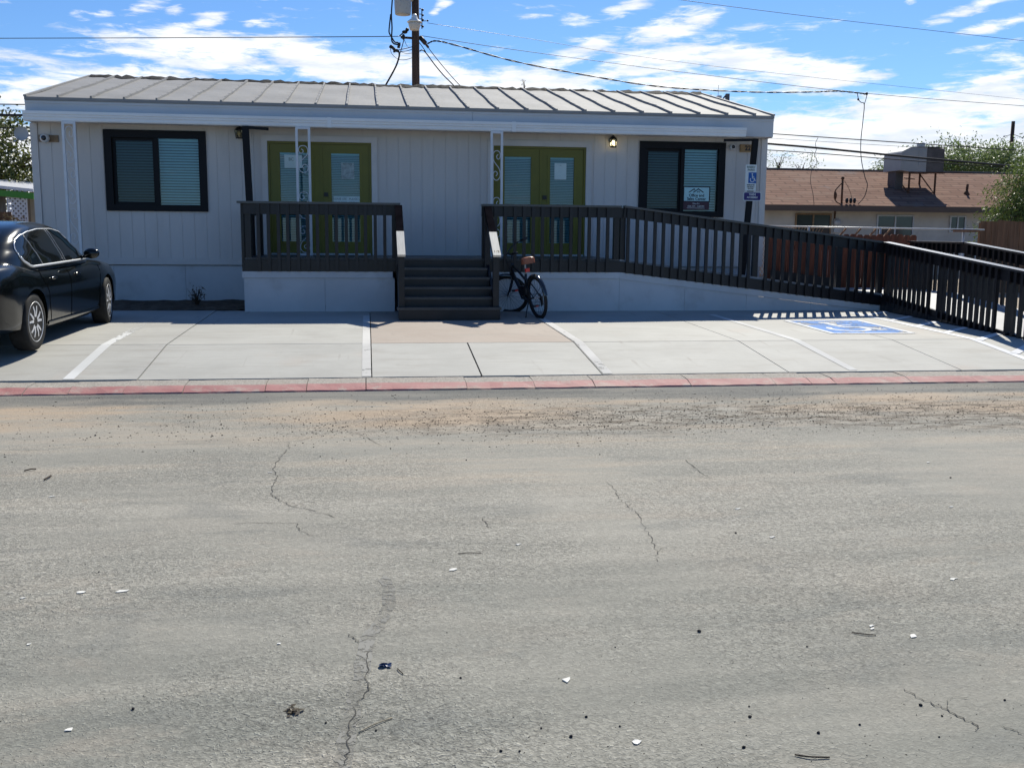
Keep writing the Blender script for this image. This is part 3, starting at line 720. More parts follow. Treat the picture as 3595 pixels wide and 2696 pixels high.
for x in (RX0, RX1):
    rf.add([(x, EY-.03, rz(x, EY-.03)), (x, RY, rz(x, RY)), (x, 2*RY-EY, ZE), (x, 2*RY-EY, ZE-.06), (x, RY, ZR-.07), (x, EY-.03, ZE-.06)], [(0, 1, 2, 3, 4, 5)])
roof = rf.build('roof', M['roof'], home)
k = HX0+.03+.5335
while k < HX1-.1:
    rb = MB()
    pts = [(k+.003*math.sin(j*1.3+k), lerp(EY-.03, RY-.03, j/8)) for j in range(9)]
    for (xa, ya), (xb, yb) in zip(pts, pts[1:]): rb.beam((xa, ya, rz(xa, ya)+.020), (xb, yb, rz(xb, yb)+.016), .032, .042)
    rb.build('seam_rib', M['roof'], roof); k += .5335
for x in (RX0+.015, RX1-.015): rb = MB(); rb.beam((x, EY-.035, rz(x, EY)+.008), (x, RY, rz(x, RY)+.008), .05, .03); rb.build('rake_trim', M['roof'], roof)
rt = MB(); n = 150
lo = []; hi = []; bk = []
for i in range(n+1):
    x = lerp(RX0+.05, RX1-.05, i/n); e = .5+.5*math.sin(x*1.7)*math.sin(x*.63+1)
    yl = RY-.10-random.uniform(0, .30)*e-.10*e; lo.append((x, yl, rz(x, yl)+.012)); ym = RY-.05
    hi.append((x, ym, rz(x, ym)+random.uniform(.015, .06))); bk.append((x, RY+.35, ZR-.07))
rt.grid([lo, hi, bk]); rt.build('ridge_strip', M['tar'], roof)
fa = MB(); fz = [HX0+.05, 0.55, 1.86, HX1-.0]
for a, b in zip([HX0+.03, 1.90], [1.896, HX1-.02]):
    fa.box(a, b, EY, EY+.028, 3.452, ZE-.037); fa.box(a, b, EY-.014, EY-.001, 3.735, ZE-.066)
for x in (HX0+.03, HX1-.045): fa.box(x, x+.025, EY+.03, WY+.3, 3.44, 3.80)
fa.box(HX0+.06, HX1-.05, EY+.03, WY-.002, 3.452, 3.468)
fa.build('fascia', M['fascia'], home)
gu = MB()
gp = [(EY-.002, 3.598), (EY-.165, 3.592), (EY-.165, 3.545), (EY-.155, 3.530), (EY-.155, 3.505), (EY-.145, 3.49), (EY-.145, 3.448), (EY-.135, 3.428), (EY-.002, 3.428)]
for a, b in ((HX0+.03, -.62), (-.616, 2.62), (2.624, 6.95)):
    gu.prism([(a, y, z) for (y, z) in gp], (b-a, 0, 0))
for x in (-.618, 2.622): gu.box(x-.035, x+.035, EY-.168, EY-.120, 3.424, 3.60)
gu.build('gutter', M['gutter'], home)

# windows
def blinds(x0, x1, z0, z1, y, pitch, parent, name='blind', tilt=38, seed=1, hwf=.40):
    b = MB(); random.seed(seed); z = z1-.03; ct, st = math.cos(R_(tilt)), math.sin(R_(tilt)); hw = pitch*hwf
    while z > z0+.02:
        sg = random.uniform(-.002, .002)
        pts = []
        for i in range(5):
            t = i/4; x = lerp(x0, x1, t); zz_ = z + sg*math.sin(t*3.14)+random.uniform(-.0008, .0008)
            pts.append([(x, y-hw*ct*.55, zz_-hw*st), (x, y, zz_+.0035), (x, y+hw*ct*.55, zz_+hw*st)])
        b.grid([[p[k] for p in pts] for k in range(3)])
        z -= pitch
    b.box(x0, x1, y-.02, y+.02, z1-.025, z1); b.box(x0, x1, y-.014, y+.014, z0, z0+.02)
    return b.build(name, M['blind'], parent)
def window(o, seed, sash_left):
    x0, x1, z0, z1 = o; xm = lerp(x0, x1, .505)
    f = MB()
    f.box(x0-.0, x1+.0, WY-.035, WY-.002, z0-.0, z0+.11); f.box(x0, x1, WY-.035, WY-.002, z1-.13, z1)
    f.box(x0, x0+.13, WY-.034, WY-.002, z0+.11, z1-.13); f.box(x1-.13, x1, WY-.034, WY-.002, z0+.11, z1-.13)
    f.box(x0+.131, x1-.131, WY+.0, WY+.10, z0+.06, z0+.112); f.box(x0+.131, x1-.131, WY+.0, WY+.10, z1-.132, z1-.06)
    f.box(xm-.035, xm+.035, WY-.012, WY+.10, z0+.112, z1-.132)
    fr = f.build('window', M['black'], home)
    s = MB(); sx0, sx1 = x0+.131, xm-.036
    s.box(sx0, sx0+.05, WY+.03, WY+.07, z0+.113, z1-.133); s.box(sx1-.03, sx1, WY+.03, WY+.07, z0+.113, z1-.133)
    s.box(sx0+.05, sx1-.03, WY+.03, WY+.07, z0+.113, z0+.16); s.box(sx0+.05, sx1-.03, WY+.03, WY+.07, z1-.18, z1-.133)
    s.build('sash', M['black'], fr)
    g = MB(); g.add([(sx0+.05, WY+.05, z0+.16), (sx1-.03, WY+.05, z0+.16), (sx1-.03, WY+.05, z1-.18), (sx0+.05, WY+.05, z1-.18)], [(0, 1, 2, 3)])
    g.build('pane', M['glassd'], fr)
    g = MB(); g.add([(xm+.035, WY+.02, z0+.112), (x1-.131, WY+.02, z0+.112), (x1-.131, WY+.02, z1-.132), (xm+.035, WY+.02, z1-.132)], [(0, 1, 2, 3)])
    g.build('pane', M['glass'], fr)
    blinds(x0+.135, x1-.135, z0+.115, z1-.135, WY+.115, .048, fr, seed=seed, tilt=58, hwf=.345)
    return fr
M['glassd'] = glass('window_glass_screened', (0.22, 0.33, 0.36), 0.6)
win_l = window(W1, 21, True); win_r = window(W2, 22, True)

# double doors
def door_set(o, seed, side):
    x0, x1, z0, z1 = o; xm = (x0+x1)/2+.02
    f = MB()
    f.box(x0, x0+.035, WY+.0, WY+.09, z0, z1); f.box(x1-.035, x1, WY+.0, WY+.09, z0, z1); f.box(x0+.036, x1-.036, WY+.0, WY+.09, z1-.035, z1)
    f.build('door_frame', M['green'], home)
    cs = MB(); cw = .105
    cs.box(x0-cw, x0-.001, WY-.034, WY-.001, z0, z1+cw); cs.box(x1+.001, x1+cw, WY-.034, WY-.001, z0, z1+cw); cs.box(x0-.001, x1+.001, WY-.0345, WY-.001, z1+.001, z1+cw)
    cs.build('door_casing', M['trimp'], home)
    th = MB(); th.box(x0+.03, x1-.03, WY-.06, WY+.05, z0+.001, z0+.03); th.build('threshold', M['galv'], home)
    for k, (a, b) in enumerate(((x0+.037, xm-.004), (xm+.004, x1-.037))):
        m = MB(); ya, yb = WY+.03, WY+.075; gx0, gx1 = a+.168, b-.172; gz0, gz1 = z0+.235, z1-.185
        zb, zt = z0+.034, z1-.038
        m.box(a, gx0, ya, yb, zb, zt); m.box(gx1, b, ya, yb, zb, zt); m.box(gx0, gx1, ya, yb, zb, gz0); m.box(gx0, gx1, ya, yb, gz1, zt)
        for (p, q, s, t) in ((gx0-.045, gx0+.006, gz0-.045, gz1+.045), (gx1-.006, gx1+.045, gz0-.045, gz1+.045), (gx0+.006, gx1-.006, gz0-.045, gz0+.006), (gx0+.006, gx1-.006, gz1-.006, gz1+.045)):
            m.box(p, q, ya-.012, ya-.0005, s, t)
        if k == 1: m.box(a-.022, a+.022, ya-.018, ya-.001, zb, zt)
        d = m.build('door', M['green'], home)
        g = MB(); g.add([(gx0, ya+.01, gz0), (gx1, ya+.01, gz0), (gx1, ya+.01, gz1), (gx0, ya+.01, gz1)], [(0, 1, 2, 3)]); g.build('pane', M['glass'], d)
        blinds(gx0+.008, gx1-.008, gz0+.005, gz1-.005, yb+.006, .030, d, seed=seed+k, tilt=40, hwf=.33)
        if k == 1:
            h = MB(); hx = a+.075
            h.box(hx-.035, hx+.035, ya-.030, ya-.0005, z0+1.045, z0+1.115); h.build('deadbolt', M['lampk'], d); h = MB()
            h.box(hx-.035, hx+.035, ya-.030, ya-.0005, z0+.83, z0+.90); h.lathe([(.012, 0), (.012, -.04), (.03, -.045), (.032, -.075), (.02, -.085)], (hx, ya-.030, z0+.865), 'y', 12)
            h.build('door_handle', M['lampk'], d)
    return xm
door_set(D1, 31, 0); door_set(D2, 41, 1)

# ornamental eave posts: two bars with scrolls between
SCR = [(775, 440), (800, 455), (803, 485), (775, 510), (742, 488), (733, 440), (755, 400), (800, 385), (850, 400), (877, 455), (860, 535), (810, 590), (760, 640), (733, 710), (742, 775), (800, 820), (858, 795), (877, 740), (855, 697), (820, 688), (790, 712), (800, 742), (820, 755)]
def scroll(cx, z, hw, hh, flip=1):
    """an S scroll between the bars, curling at both ends"""
    return curve([(cx+flip*(x-805)/75*hw, 0, z+(603-y)/218*hh) for (x, y) in SCR], 3)
def eave_post(x, y, z0, z1, wd, n_scroll, zs, hh, flip):
    m = MB(); b = .042
    m.box(x-wd/2, x-wd/2+b, y-.018, y+.018, z0, z1); m.box(x+wd/2-b, x+wd/2, y-.018, y+.018, z0, z1)
    m.box(x-wd/2+b, x+wd/2-b, y-.017, y+.017, z1-.04, z1); m.box(x-wd/2+b, x+wd/2-b, y-.017, y+.017, z0, z0+.035)
    o = m.build('eave_post', M['whitep'], home)
    for z in zs: s = MB(); s.tube([(p[0], y, p[2]) for p in scroll(x, z, wd/2-b-.002, hh, flip)], .0075, 6); s.build('scroll', M['whitep'], o)
eave_post(-4.93, 18.20, .37, 3.428, .225, 4, (3.05, 2.37, 1.69, 1.0), .30, -1)
eave_post(-1.075, 18.20, ZF+.001, 3.428, .255, 3, (2.88, 2.09, 1.50), .23, 1)
eave_post(2.315, 18.20, ZF+.001, 3.428, .225, 3, (2.83, 2.01, 1.45), .26, -1)
# black downspouts with the short arm under the gutter
def downspout(xt, xb, y, z0, z1, xa, w_):
    m = MB(); m.beam((xb, y, z0), (xt, y, z1), w_, .075, (0, 1, 0)); o = m
    m.beam((xt, y-.0, z1-.02), (xa, y+.06, z1-.035), .06, .045)
    m.build('downspout', M['black'], home)
downspout(-2.045, -1.985, 18.215, ZF, 3.42, -1.66, .115); downspout(7.13, 6.985, 18.20, .90, 3.40, 6.55, .10)

# ------------------------------------------------------------------ deck with stair
def baluster_rail(owner, A, B, hz, zlow, side, name='railing', pitch=.15, band=.165, capw=.15, post_at=(), post_low=None, spread=.0, cap_ext=(0, 0), low_band=None, bal_lo=None):
    """rail from A to B (points on the floor line); cap, band board, balusters on the outer face (side = outward direction)"""
    A, B = Vector(A), Vector(B); d = (B-A); L = d.length; u = d.normalized(); o = Vector(side)
    top = Vector((0, 0, hz)); m = MB()
    m.beam(A+top+u*(-cap_ext[0])-Vector((0, 0, .016)), B+top+u*cap_ext[1]-Vector((0, 0, .016)), capw, .034)
    cap = m.build(name, M['cap'], owner)
    m = MB(); m.beam(A+top-Vector((0, 0, .034+band/2)), B+top-Vector((0, 0, .034+band/2)), .036, band)
    m.build('band_board', M['deck'], cap)
    if low_band:
        m = MB(); m.beam(A+Vector((0, 0, low_band/2-.2)), B+Vector((0, 0, low_band/2-.2)), .036, low_band); m.build('band_board', M['deck'], cap)
    n = max(1, int(L/pitch)); dz = d.z/L
    lowz = zlow if bal_lo is None else bal_lo
    for i in range(n):
        t = (i+.5)/n*L; p = A+u*t+o*.040
        if any(abs(t-q) < .07 for q in post_at): continue
        jx = random.uniform(-.006, .006)
        p = p+u*jx
        b = MB(); h = .022
        x, y = p.x, p.y; zt = p.z+hz-.036; zl = p.z+lowz
        b.box(x-h-.004, x+h+.004, y-h, y+h, zl, zt) if abs(o.y) > .5 else b.box(x-h, x+h, y-h-.004, y+h+.004, zl, zt)
        b.build('baluster', M['deck'], cap)
    for q in post_at:
        p = A+u*q-o*.066; b = MB(); b.box(p.x-.045, p.x+.045, p.y-.045, p.y+.045, p.z+(post_low if post_low is not None else zlow), p.z+hz-.037); b.build('post', M['deck'], cap)
    return cap
random.seed(17)
deck = thing('wooden_deck', 'black painted porch deck with grey skirting and five-step stair in front of the green doors', 'deck', (1.1, 17.6, .36))
DX0, DX1, FY = -1.93, 4.20, 16.58
SX0, SX1 = .50, 1.96
m = MB()
for i in range(15):
    y = FY+.0+i*.1415; m.box(DX0, DX1, y, y+.136, ZF-.032, ZF)
m.build('floor', M['tread'], deck)
for q in ((DX0, SX0, FY-.04, FY-.002), (SX1, DX1, FY-.04, FY-.002), (DX0-.04, DX0-.002, FY-.04, WY-.03)):
    m = MB(); m.box(*q, 1.005, ZF-.034); m.build('rim_board', M['deck'], deck)
m = MB()
for a, b in ((DX0-.02, -.68), (-.676, SX0-.06), (SX1+.06, 2.745), (2.749, 4.2)): m.box(a, b, FY-.022, FY-.004, .335, .90)
m.box(DX0-.045, SX0-.09, FY-.045, FY-.005, .902, 1.003); m.box(SX1+.06, 4.2, FY-.045, FY-.005, .902, 1.003)
m.build('skirting', M['skirt'], deck)
m = MB(); m.box(DX0-.021, DX0-.006, FY-.003, WY, .335, .9015); m.box(DX0-.045, DX0-.005, FY-.004, WY-.03, .902, 1.003); m.build('skirting', M['skirt'], deck)
# railing: left front run, left return, right front run
baluster_rail(deck, (DX0+.0, FY-.02, ZF), (SX0+.02, FY-.02, ZF), .885, -.215, (0, -1, 0), post_at=(.06, 2.38), cap_ext=(.09, .02))
baluster_rail(deck, (DX0, FY+.08, ZF), (DX0, WY-.25, ZF), .885, -.215, (-1, 0, 0), post_at=(1.8,))
baluster_rail(deck, (SX1-.10, FY-.02, ZF), (DX1, FY-.02, ZF), .885, -.215, (0, -1, 0), post_at=(.06, 2.28))
# stair
st = MB(); rz_ = (ZF-.520)/5
st.box(SX0-.04, SX1+.04, 15.18, 15.55, .342, .482)
stair = st.build('stair', M['deck'], deck)
for k in range(5):
    z = .520+rz_*k; y = 15.17+.275*k
    b = MB(); b.box(SX0-.06 if k == 0 else SX0+.03, SX1+.06 if k == 0 else SX1-.03, y, y+.30, z-.036, z); b.build('tread', M['tread'], stair)
    if k: b = MB(); b.box(SX0+.032, SX1-.032, y+.022, y+.045, z-rz_+.001, z-.037); b.build('riser', M['deck'], stair)
b = MB(); b.box(SX0+.032, SX1-.032, FY-.035, FY-.004, ZF-rz_+.001, ZF-.034); b.build('riser', M['deck'], stair)
for x in (SX0+.005, SX1-.005):
    b = MB(); b.prism([(x-.022, 15.50, .36), (x-.022, FY-.045, .36), (x-.022, FY-.045, 1.18), (x-.022, 15.42, .60), (x-.022, 15.42, .483), (x-.022, 15.50, .483)], (.044, 0, 0)); b.build('stringer', M['deck'], stair)
    xx = x+(.005 if x < 1 else -.005)
    b = MB(); b.box(xx-.046, xx+.046, 15.30, 15.392, .521, 1.30); b.build('newel', M['deck'], stair)
    b = MB(); b.box(xx-.046, xx+.046, FY-.15, FY-.062, .9, 2.066); b.build('newel', M['deck'], stair)
    hp = lambda t: (xx, lerp(15.20, FY-.14, t), lerp(1.295, 2.055, t))
    b = MB(); b.beam(hp(.46), hp(1), .115, .036); b.build('handrail', M['matte'], stair)
    b = MB(); b.beam(hp(0), hp(.457), .118, .037); bo_ = b.build('bare_board', M['bare'], stair); bo_['label'] = 'unpainted pale lumber end of the handrail'
    if x > 1: HALF = (bo_, hp(.07))
    b = MB(); b.beam((xx, 15.40, 1.27), (xx, FY-.16, 1.90), .034, .26); b.build('band_board', M['deck'], stair)

cu = bpy.data.curves.new('half_mark', 'FONT'); cu.body = '1/2'; cu.size = .075; cu.align_x = 'CENTER'; cu.align_y = 'CENTER'; cu.extrude = .001
tmp = bpy.data.objects.new('half_mark', cu); COL.objects.link(tmp); me = bpy.data.meshes.new_from_object(tmp.evaluated_get(bpy.context.evaluated_depsgraph_get())); bpy.data.objects.remove(tmp)
sl_ = math.atan2(.76, FY-.14-15.20); q = Vector(HALF[1])+Vector((0, -math.sin(sl_), math.cos(sl_)))*.0195
me.transform(Matrix.Translation(q-ORG[deck]) @ Matrix.Rotation(sl_, 4, 'X')); me.materials.clear(); me.materials.append(mat('ochre_ink', (0.30, 0.19, 0.05), .7, .2))
o_ = bpy.data.objects.new('lumber_mark', me); COL.objects.link(o_); o_.parent = HALF[0].parent; ORG[o_] = ORG[deck]

# ------------------------------------------------------------------ access ramp
ramp = thing('access_ramp', 'long black wooden access ramp sloping right from the deck then turning toward the road', 'ramp', (8.0, 17.0, .36))
CX = 8.90; zr = lambda x: lerp(ZF-.01, .655, (x-DX1)/(CX-DX1))
m = MB(); m.hexa([(DX1, FY, ZF-.06), (CX, FY, .60), (CX, 18.35, .60), (DX1, 18.35, ZF-.06), (DX1+.001, FY, ZF), (CX, FY, .655), (CX, 18.35, .655), (DX1+.001, 18.35, ZF)])
m.box(CX+.001, 10.42, 16.50, 18.35, .60, .654)
m.hexa([(CX+.03, 12.2, .20), (10.40, 12.2, .20), (10.40, 16.499, .60), (CX+.03, 16.499, .60), (CX+.03, 12.2, .25), (10.40, 12.2, .25), (10.40, 16.499, .653), (CX+.03, 16.499, .653)])
m.build('floor', M['lath'], ramp)
m = MB(); y0, y1 = FY-.04, FY-.002
m.hexa([(DX1, y0, 1.005), (CX, y0, .44), (CX, y1, .44), (DX1, y1, 1.005), (DX1, y0, ZF-.03), (CX, y0, .62), (CX, y1, .62), (DX1, y1, ZF-.03)])
m.build('rim_board', M['deck'], ramp)
m = MB(); ys, ye = FY-.022, FY-.004
cuts = [DX1+.003, 5.35, 6.45, 7.62, CX-.0]
for a, b in zip(cuts, cuts[1:]):
    za, zb = zr(a)-.32, zr(b)-.32
    m.hexa([(a, ys, .335), (b-.004, ys, .335), (b-.004, ye, .335), (a, ye, .335), (a, ys, za), (b-.004, ys, zb), (b-.004, ye, zb), (a, ye, za)])
m.hexa([(DX1+.003, FY-.0395, zr(DX1)-.318), (CX+.02, FY-.0395, zr(CX)-.318), (CX+.02, FY-.005, zr(CX)-.318), (DX1+.003, FY-.005, zr(DX1)-.318),
        (DX1+.003, FY-.0395, zr(DX1)-.2055), (CX+.02, FY-.0395, zr(CX)-.2155), (CX+.02, FY-.005, zr(CX)-.2155), (DX1+.003, FY-.005, zr(DX1)-.2055)])
m.build('skirting', M['skirt'], ramp)
baluster_rail(ramp, (DX1+.05, FY-.02, ZF-.006), (CX+.05, FY-.02, .650), .895, -.215, (0, -1, 0), post_at=(.0, 2.36, 3.9, 4.68), post_low=-.25)
# second run, toward the road: near rail with a boarded foot, then the far rail
zq = lambda y: lerp(.655, .25, (16.5-y)/4.3)
baluster_rail(ramp, (CX+.02, FY-.06, .648), (CX+.02, 12.3, zq(12.3)), .90, -.16, (-1, 0, 0), post_at=(.03, 1.75, 3.5), post_low=-.3, low_band=.20, pitch=.145)
m = MB()
for i in range(29):
    y = FY-.10-i*.145
    if y > 12.4: m.box(CX-.035, CX-.022, y-.138, y, max(.0, apz(min(y, 16.7))-.01), zq(min(y, 16.5))-.17+.06)
m.build('foot_board', M['deck'], ramp)
baluster_rail(ramp, (10.40, 18.30, .655), (10.40, 16.45, .655), .90, -.16, (-1, 0, 0), post_at=(.04, 1.8), low_band=.16)
baluster_rail(ramp, (10.40, 16.42, .650), (10.40, 12.3, zq(12.3)), .90, -.16, (-1, 0, 0), post_at=(1.6, 3.3), low_band=.16)
# low back kerb board of the first run
m = MB(); m.hexa([(CX-.0, 18.30, .56), (CX-.0, 18.34, .56), (7.6, 18.34, .74), (7.6, 18.30, .74), (CX, 18.30, .83), (CX, 18.34, .83), (7.6, 18.34, .99), (7.6, 18.30, .99)])
m.build('kick_board', M['deck'], ramp)
# ------------------------------------------------------------------ things fixed to the office
def dome_camera(p, r, label, plate):
    o = thing('security_camera', label, 'camera', p, 'security cameras under the eave')
    if plate:
        m = MB(); m.box(p[0]-.12, p[0]+.20, WY-.026, WY-.003, p[2]-.055, p[2]+.06); m.build('mounting_board', M['tan'], o)
    m = MB(); y = p[1]; m.lathe([(r*.8, .07), (r, .03), (r, -.02), (r*.82, -.055), (r*.6, -.062)], p, 'y', 20); m.build('housing', M['camw'], o)
    m = MB(); m.lathe([(r*.60, -.055), (r*.55, -.075), (r*.25, -.088)], p, 'y', 16); m.build('lens', M['camk'], o)
dome_camera((-5.44, WY-.10, 3.18), .075, 'white dome security camera on a tan board near the left end of the wall', True)
dome_camera((6.84, WY-.10, 3.275), .058, 'small white dome security camera between the right window and the number plaque', False)
def lantern(p, label, lit):
    o = thing('wall_lantern', label, 'lamp', p, 'wall lanterns beside the doors')
    x, y, z = p
    m = MB(); m.lathe([(.055, -.012), (.055, .012)], (x, WY-.015, z+.03), 'y', 14); m.tube([(x, WY-.02, z+.06), (x, y+.02, z+.115), (x, y, z+.10)], .012, 6); m.build('bracket', M['lampk'], o)
    m = MB(); m.lathe([(.082, .035), (.078, .05), (.045, .085), (.018, .10), (.012, .115)], (x, y, z), 'z', 6, False)
    m.lathe([(.058, -.105), (.062, -.092), (.058, -.085)], (x, y, z), 'z', 6, False)
    for k in range(6):
        a = R_(60*k); m.beam((x+.076*math.cos(a), y+.076*math.sin(a), z+.036), (x+.058*math.cos(a), y+.058*math.sin(a), z-.09), .010, .010, (math.cos(a), math.sin(a), 0))
    m.build('cage', M['lampk'], o)
    m = MB(); m.lathe([(.068, .034), (.052, -.084)], (x, y, z), 'z', 6, False); m.build('glass', M['lampglass'], o)
    m = MB(); m.ball((x, y, z-.02), .034, 10, 8, (1, 1, 1.35)); m.build('bulb', M['bulb'] if lit else M['bulboff'], o)
lantern((4.53, WY-.13, 3.325), 'black wall lantern with its bulb lit right of the right green doors', True)
lantern((-2.19, WY-.13, 3.345), 'unlit black wall lantern half hidden behind the left black downspout', False)
p = thing('number_plaque', 'tan wooden house number plaque reading 22 under the eave', 'sign', (7.15, WY-.04, 3.20))
m = MB(); m.box(7.02, 7.29, WY-.048, WY-.004, 3.195, 3.335); m.build('board', M['plaque'], p)
text('number', '22', .125, (7.165, WY-.050, 3.263), M['sgnk'], p, sx=.95, bold=.003)
# parking signs on the right downspout
sy = 18.12
p = thing('parking_sign', 'white and blue reserved parking sign with wheelchair symbol, right side folded back', 'sign', (7.05, sy, 2.45))
m = MB(); m.box(6.935, 7.150, sy-.003, sy, 2.452, 2.925); m.hexa([(7.1505, sy-.003, 2.452), (7.165, sy+.088, 2.452), (7.162, sy+.088, 2.452), (7.1505, sy, 2.452), (7.1505, sy-.003, 2.925), (7.165, sy+.088, 2.925), (7.162, sy+.088, 2.925), (7.1505, sy, 2.925)])
m.build('plate', M['sgnw'], p)
text('lettering', 'RESERV', .052, (6.958, sy-.004, 2.880), M['sgng'], p, 'LEFT', sx=.95, bold=.001)
text('lettering', 'PARKI', .052, (6.975, sy-.004, 2.828), M['sgng'], p, 'LEFT', sx=.95, bold=.001)
m = MB(); m.box(6.995, 7.148, sy-.0055, sy-.0032, 2.59, 2.785); m.build('symbol_panel', M['sgnb'], p)
m = MB()
for q in wheelchair(7.078, 2.688, .085):
    q = [(x, z) for (x, z) in q if True]
    if max(x for x, z in q) < 7.149: m.prism([(x, sy-.0075, z) for (x, z) in q], (0, .0018, 0))
m.build('symbol', M['sgnw'], p)
for s_, z in (('MINIMUM FINE', 2.555), ('FOR USE BY D', 2.520), ('VEH CODE', 2.488)): text('lettering', s_, .031, (7.045, sy-.004, z), M['sgnk'], p, sx=.72, bold=.0006)
p = thing('van_sign', 'small navy sign with white rim reading VAN ACCESSIBLE below the parking sign', 'sign', (7.08, sy, 2.27))
def rrect(x0, x1, z0, z1, r, y):
    P = []
    for cx, cz, a in ((x1-r, z1-r, 0), (x0+r, z1-r, 90), (x0+r, z0+r, 180), (x1-r, z0+r, 270)):
        for k in range(6): t = R_(a+k*18); P.append((cx+r*math.cos(t), y, cz+r*math.sin(t)))
    return P
m = MB(); m.prism(rrect(6.91, 7.255, 2.268, 2.432, .03, sy-.006), (0, .003, 0)); m.build('rim', M['sgnw'], p)
m = MB(); m.prism(rrect(6.922, 7.243, 2.280, 2.420, .022, sy-.0085), (0, .002, 0)); m.build('plate', M['sgnn'], p)
text('lettering', 'VAN', .060, (7.083, sy-.0095, 2.383), M['sgnw'], p, sx=1.05, bold=.001)
text('lettering', 'ACCESSIBLE', .042, (7.083, sy-.0095, 2.330), M['sgnw'], p, sx=.92, bold=.001)
text('lettering', 'ONLY', .022, (7.083, sy-.0095, 2.297), M['sgng'], p)
# office sign in the right window
yy = WY+.016
p = thing('office_sign', 'teal Office and Sales Center sign with roof logo hung in the right window', 'sign', (6.2, yy, 2.1))
m = MB(); m.box(5.945, 6.475, yy-.003, yy, 2.258, 2.545); m.build('border', M['sgnk'], p)
m = MB(); m.box(5.965, 6.455, yy-.006, yy-.0032, 2.272, 2.527); m.build('board', M['sgnt'], p)
m = MB(); m.box(5.945, 6.465, yy-.003, yy, 2.105, 2.2575); m.build('hours_board', M['sgnm'], p)
text('lettering', 'Office and', .074, (6.21, yy-.007, 2.375), M['sgnk'], p, sx=.98, bold=.0012)
text('lettering', 'Sales Center', .074, (6.21, yy-.007, 2.310), M['sgnk'], p, sx=.98, bold=.0012)
m = MB()
def lbar(x0, z0, x1, z1, w=.018):
    d = Vector((x1-x0, z1-z0)).normalized(); n = Vector((-d.y, d.x))*w/2
    m.prism([(x0+n.x, yy-.0085, z0+n.y), (x0-n.x, yy-.0085, z0-n.y), (x1-n.x, yy-.0085, z1-n.y), (x1+n.x, yy-.0085, z1+n.y)], (0, .002, 0))
lbar(6.06, 2.432, 6.165, 2.500); lbar(6.15, 2.500, 6.178, 2.480); lbar(6.145, 2.432, 6.25, 2.502); lbar(6.238, 2.502, 6.345, 2.432)
m.prism([(6.21, yy-.0085, 2.432), (6.238, yy-.0085, 2.432), (6.238, yy-.0085, 2.462)], (0, .002, 0)); m.prism([(6.25, yy-.0085, 2.432), (6.278, yy-.0085, 2.432), (6.25, yy-.0085, 2.462)], (0, .002, 0))
m.build('roof_logo', M['sgnk'], p)
text('lettering', 'Mon-Fri', .042, (6.205, yy-.004, 2.222), M['sgnw'], p); text('lettering', '8:00 AM - 5:00 PM', .044, (6.205, yy-.004, 2.172), M['sgnw'], p, sx=.98)
m = MB(); m.box(6.03, 6.38, yy-.0045, yy-.0032, 2.135, 2.141); m.build('underline', M['sgnw'], p)
# notices taped on the door glass
dy = WY+.034
def notice(name, x0, x1, z0, z1, label, m_, lines=()):
    o = thing(name, label, 'notice', ((x0+x1)/2, dy, z0))
    b = MB(); b.box(x0, x1, dy-.0015, dy, z0, z1); b.build('sheet', m_, o)
    for (s_, sz, x, z) in lines: text('lettering', s_, sz, (x, dy-.0022, z), M['sgng'], o, ext=.0005)
notice('paper_notice', -1.44, -1.13, 2.76, 2.99, 'pale square paper notice on the left leaf of the left green doors', M['paper'], [('BC', .075, -1.32, 2.91)])
notice('paper_notice', -.44, -.21, 2.58, 2.87, 'letter-size notice on the right leaf of the left green doors', mat('notice_pale', (0.33, 0.40, 0.40), 0.6, 0.3, nz=(14, 0.3, None)), [('NOTICE', .045, -.325, 2.84)])
notice('paper_strip', -.585, -.075, 2.13, 2.27, 'long pale paper strip printed PLEASE USE above the left deck rail', M['paper'], [('PLEASE USE   PLEASE USE', .050, -.33, 2.225), ('OTHER DOOR   OTHER DOOR', .036, -.33, 2.165)])
notice('paper_notice', 3.465, 3.69, 2.63, 2.93, 'white letter sheet on the right leaf of the right green doors', M['paper'], [('~', .06, 3.578, 2.89)])
# grey satellite dish on the left end wall
p = thing('satellite_dish', 'grey satellite dish on an arm beside the left end wall of the office', 'satellite dish', (-5.70, 18.95, 3.1))
m = MB(); m.lathe([(.001, .035), (.05, .030), (.09, .015), (.117, -.004), (.120, -.008), (.115, .0), (.088, .022), (.05, .038), (.002, .043)], (-5.875, 18.80, 3.265), 'y', 26); m.build('dish', M['dish'], p)
m = MB(); m.tube([(-5.875, 18.84, 3.265), (-5.80, 18.90, 3.24), (-5.69, 18.92, 3.26)], .016, 8); m.tube([(-5.93, 18.82, 3.19), (-5.93, 18.62, 3.12)], .006, 5); m.ball((-5.93, 18.61, 3.12), .02, 8, 6); m.build('arm', M['galv'], p)

# ------------------------------------------------------------------ parked sedan
def interp(x, X, Y):
    if x <= X[0]: return Y[0]
    for i in range(len(X)-1):
        if x <= X[i+1]:
            t = (x-X[i])/(X[i+1]-X[i]); t = t*t*(3-2*t)*.5+t*.5
            return Y[i]+(Y[i+1]-Y[i])*t
    return Y[-1]
car = thing('parked_car', 'dark grey sedan with silver five twin-spoke wheels parked at the left by the office', 'car', (0, 0, 0), local=True)
WB = 1.395
def car_w(y): return interp(y, [-2.42, -2.36, -2.2, -1.9, -1.3, 0, 1.2, 1.8, 2.1, 2.26, 2.31], [.60, .72, .80, .855, .885, .89, .885, .85, .78, .62, .45])
def car_top(y): return interp(y, [-2.42, -2.38, -2.28, -1.75, -1.2, 0, .9, 1.3, 1.8, 2.15, 2.31], [.78, .93, 1.01, 1.03, .96, .93, .955, .93, .87, .78, .62])
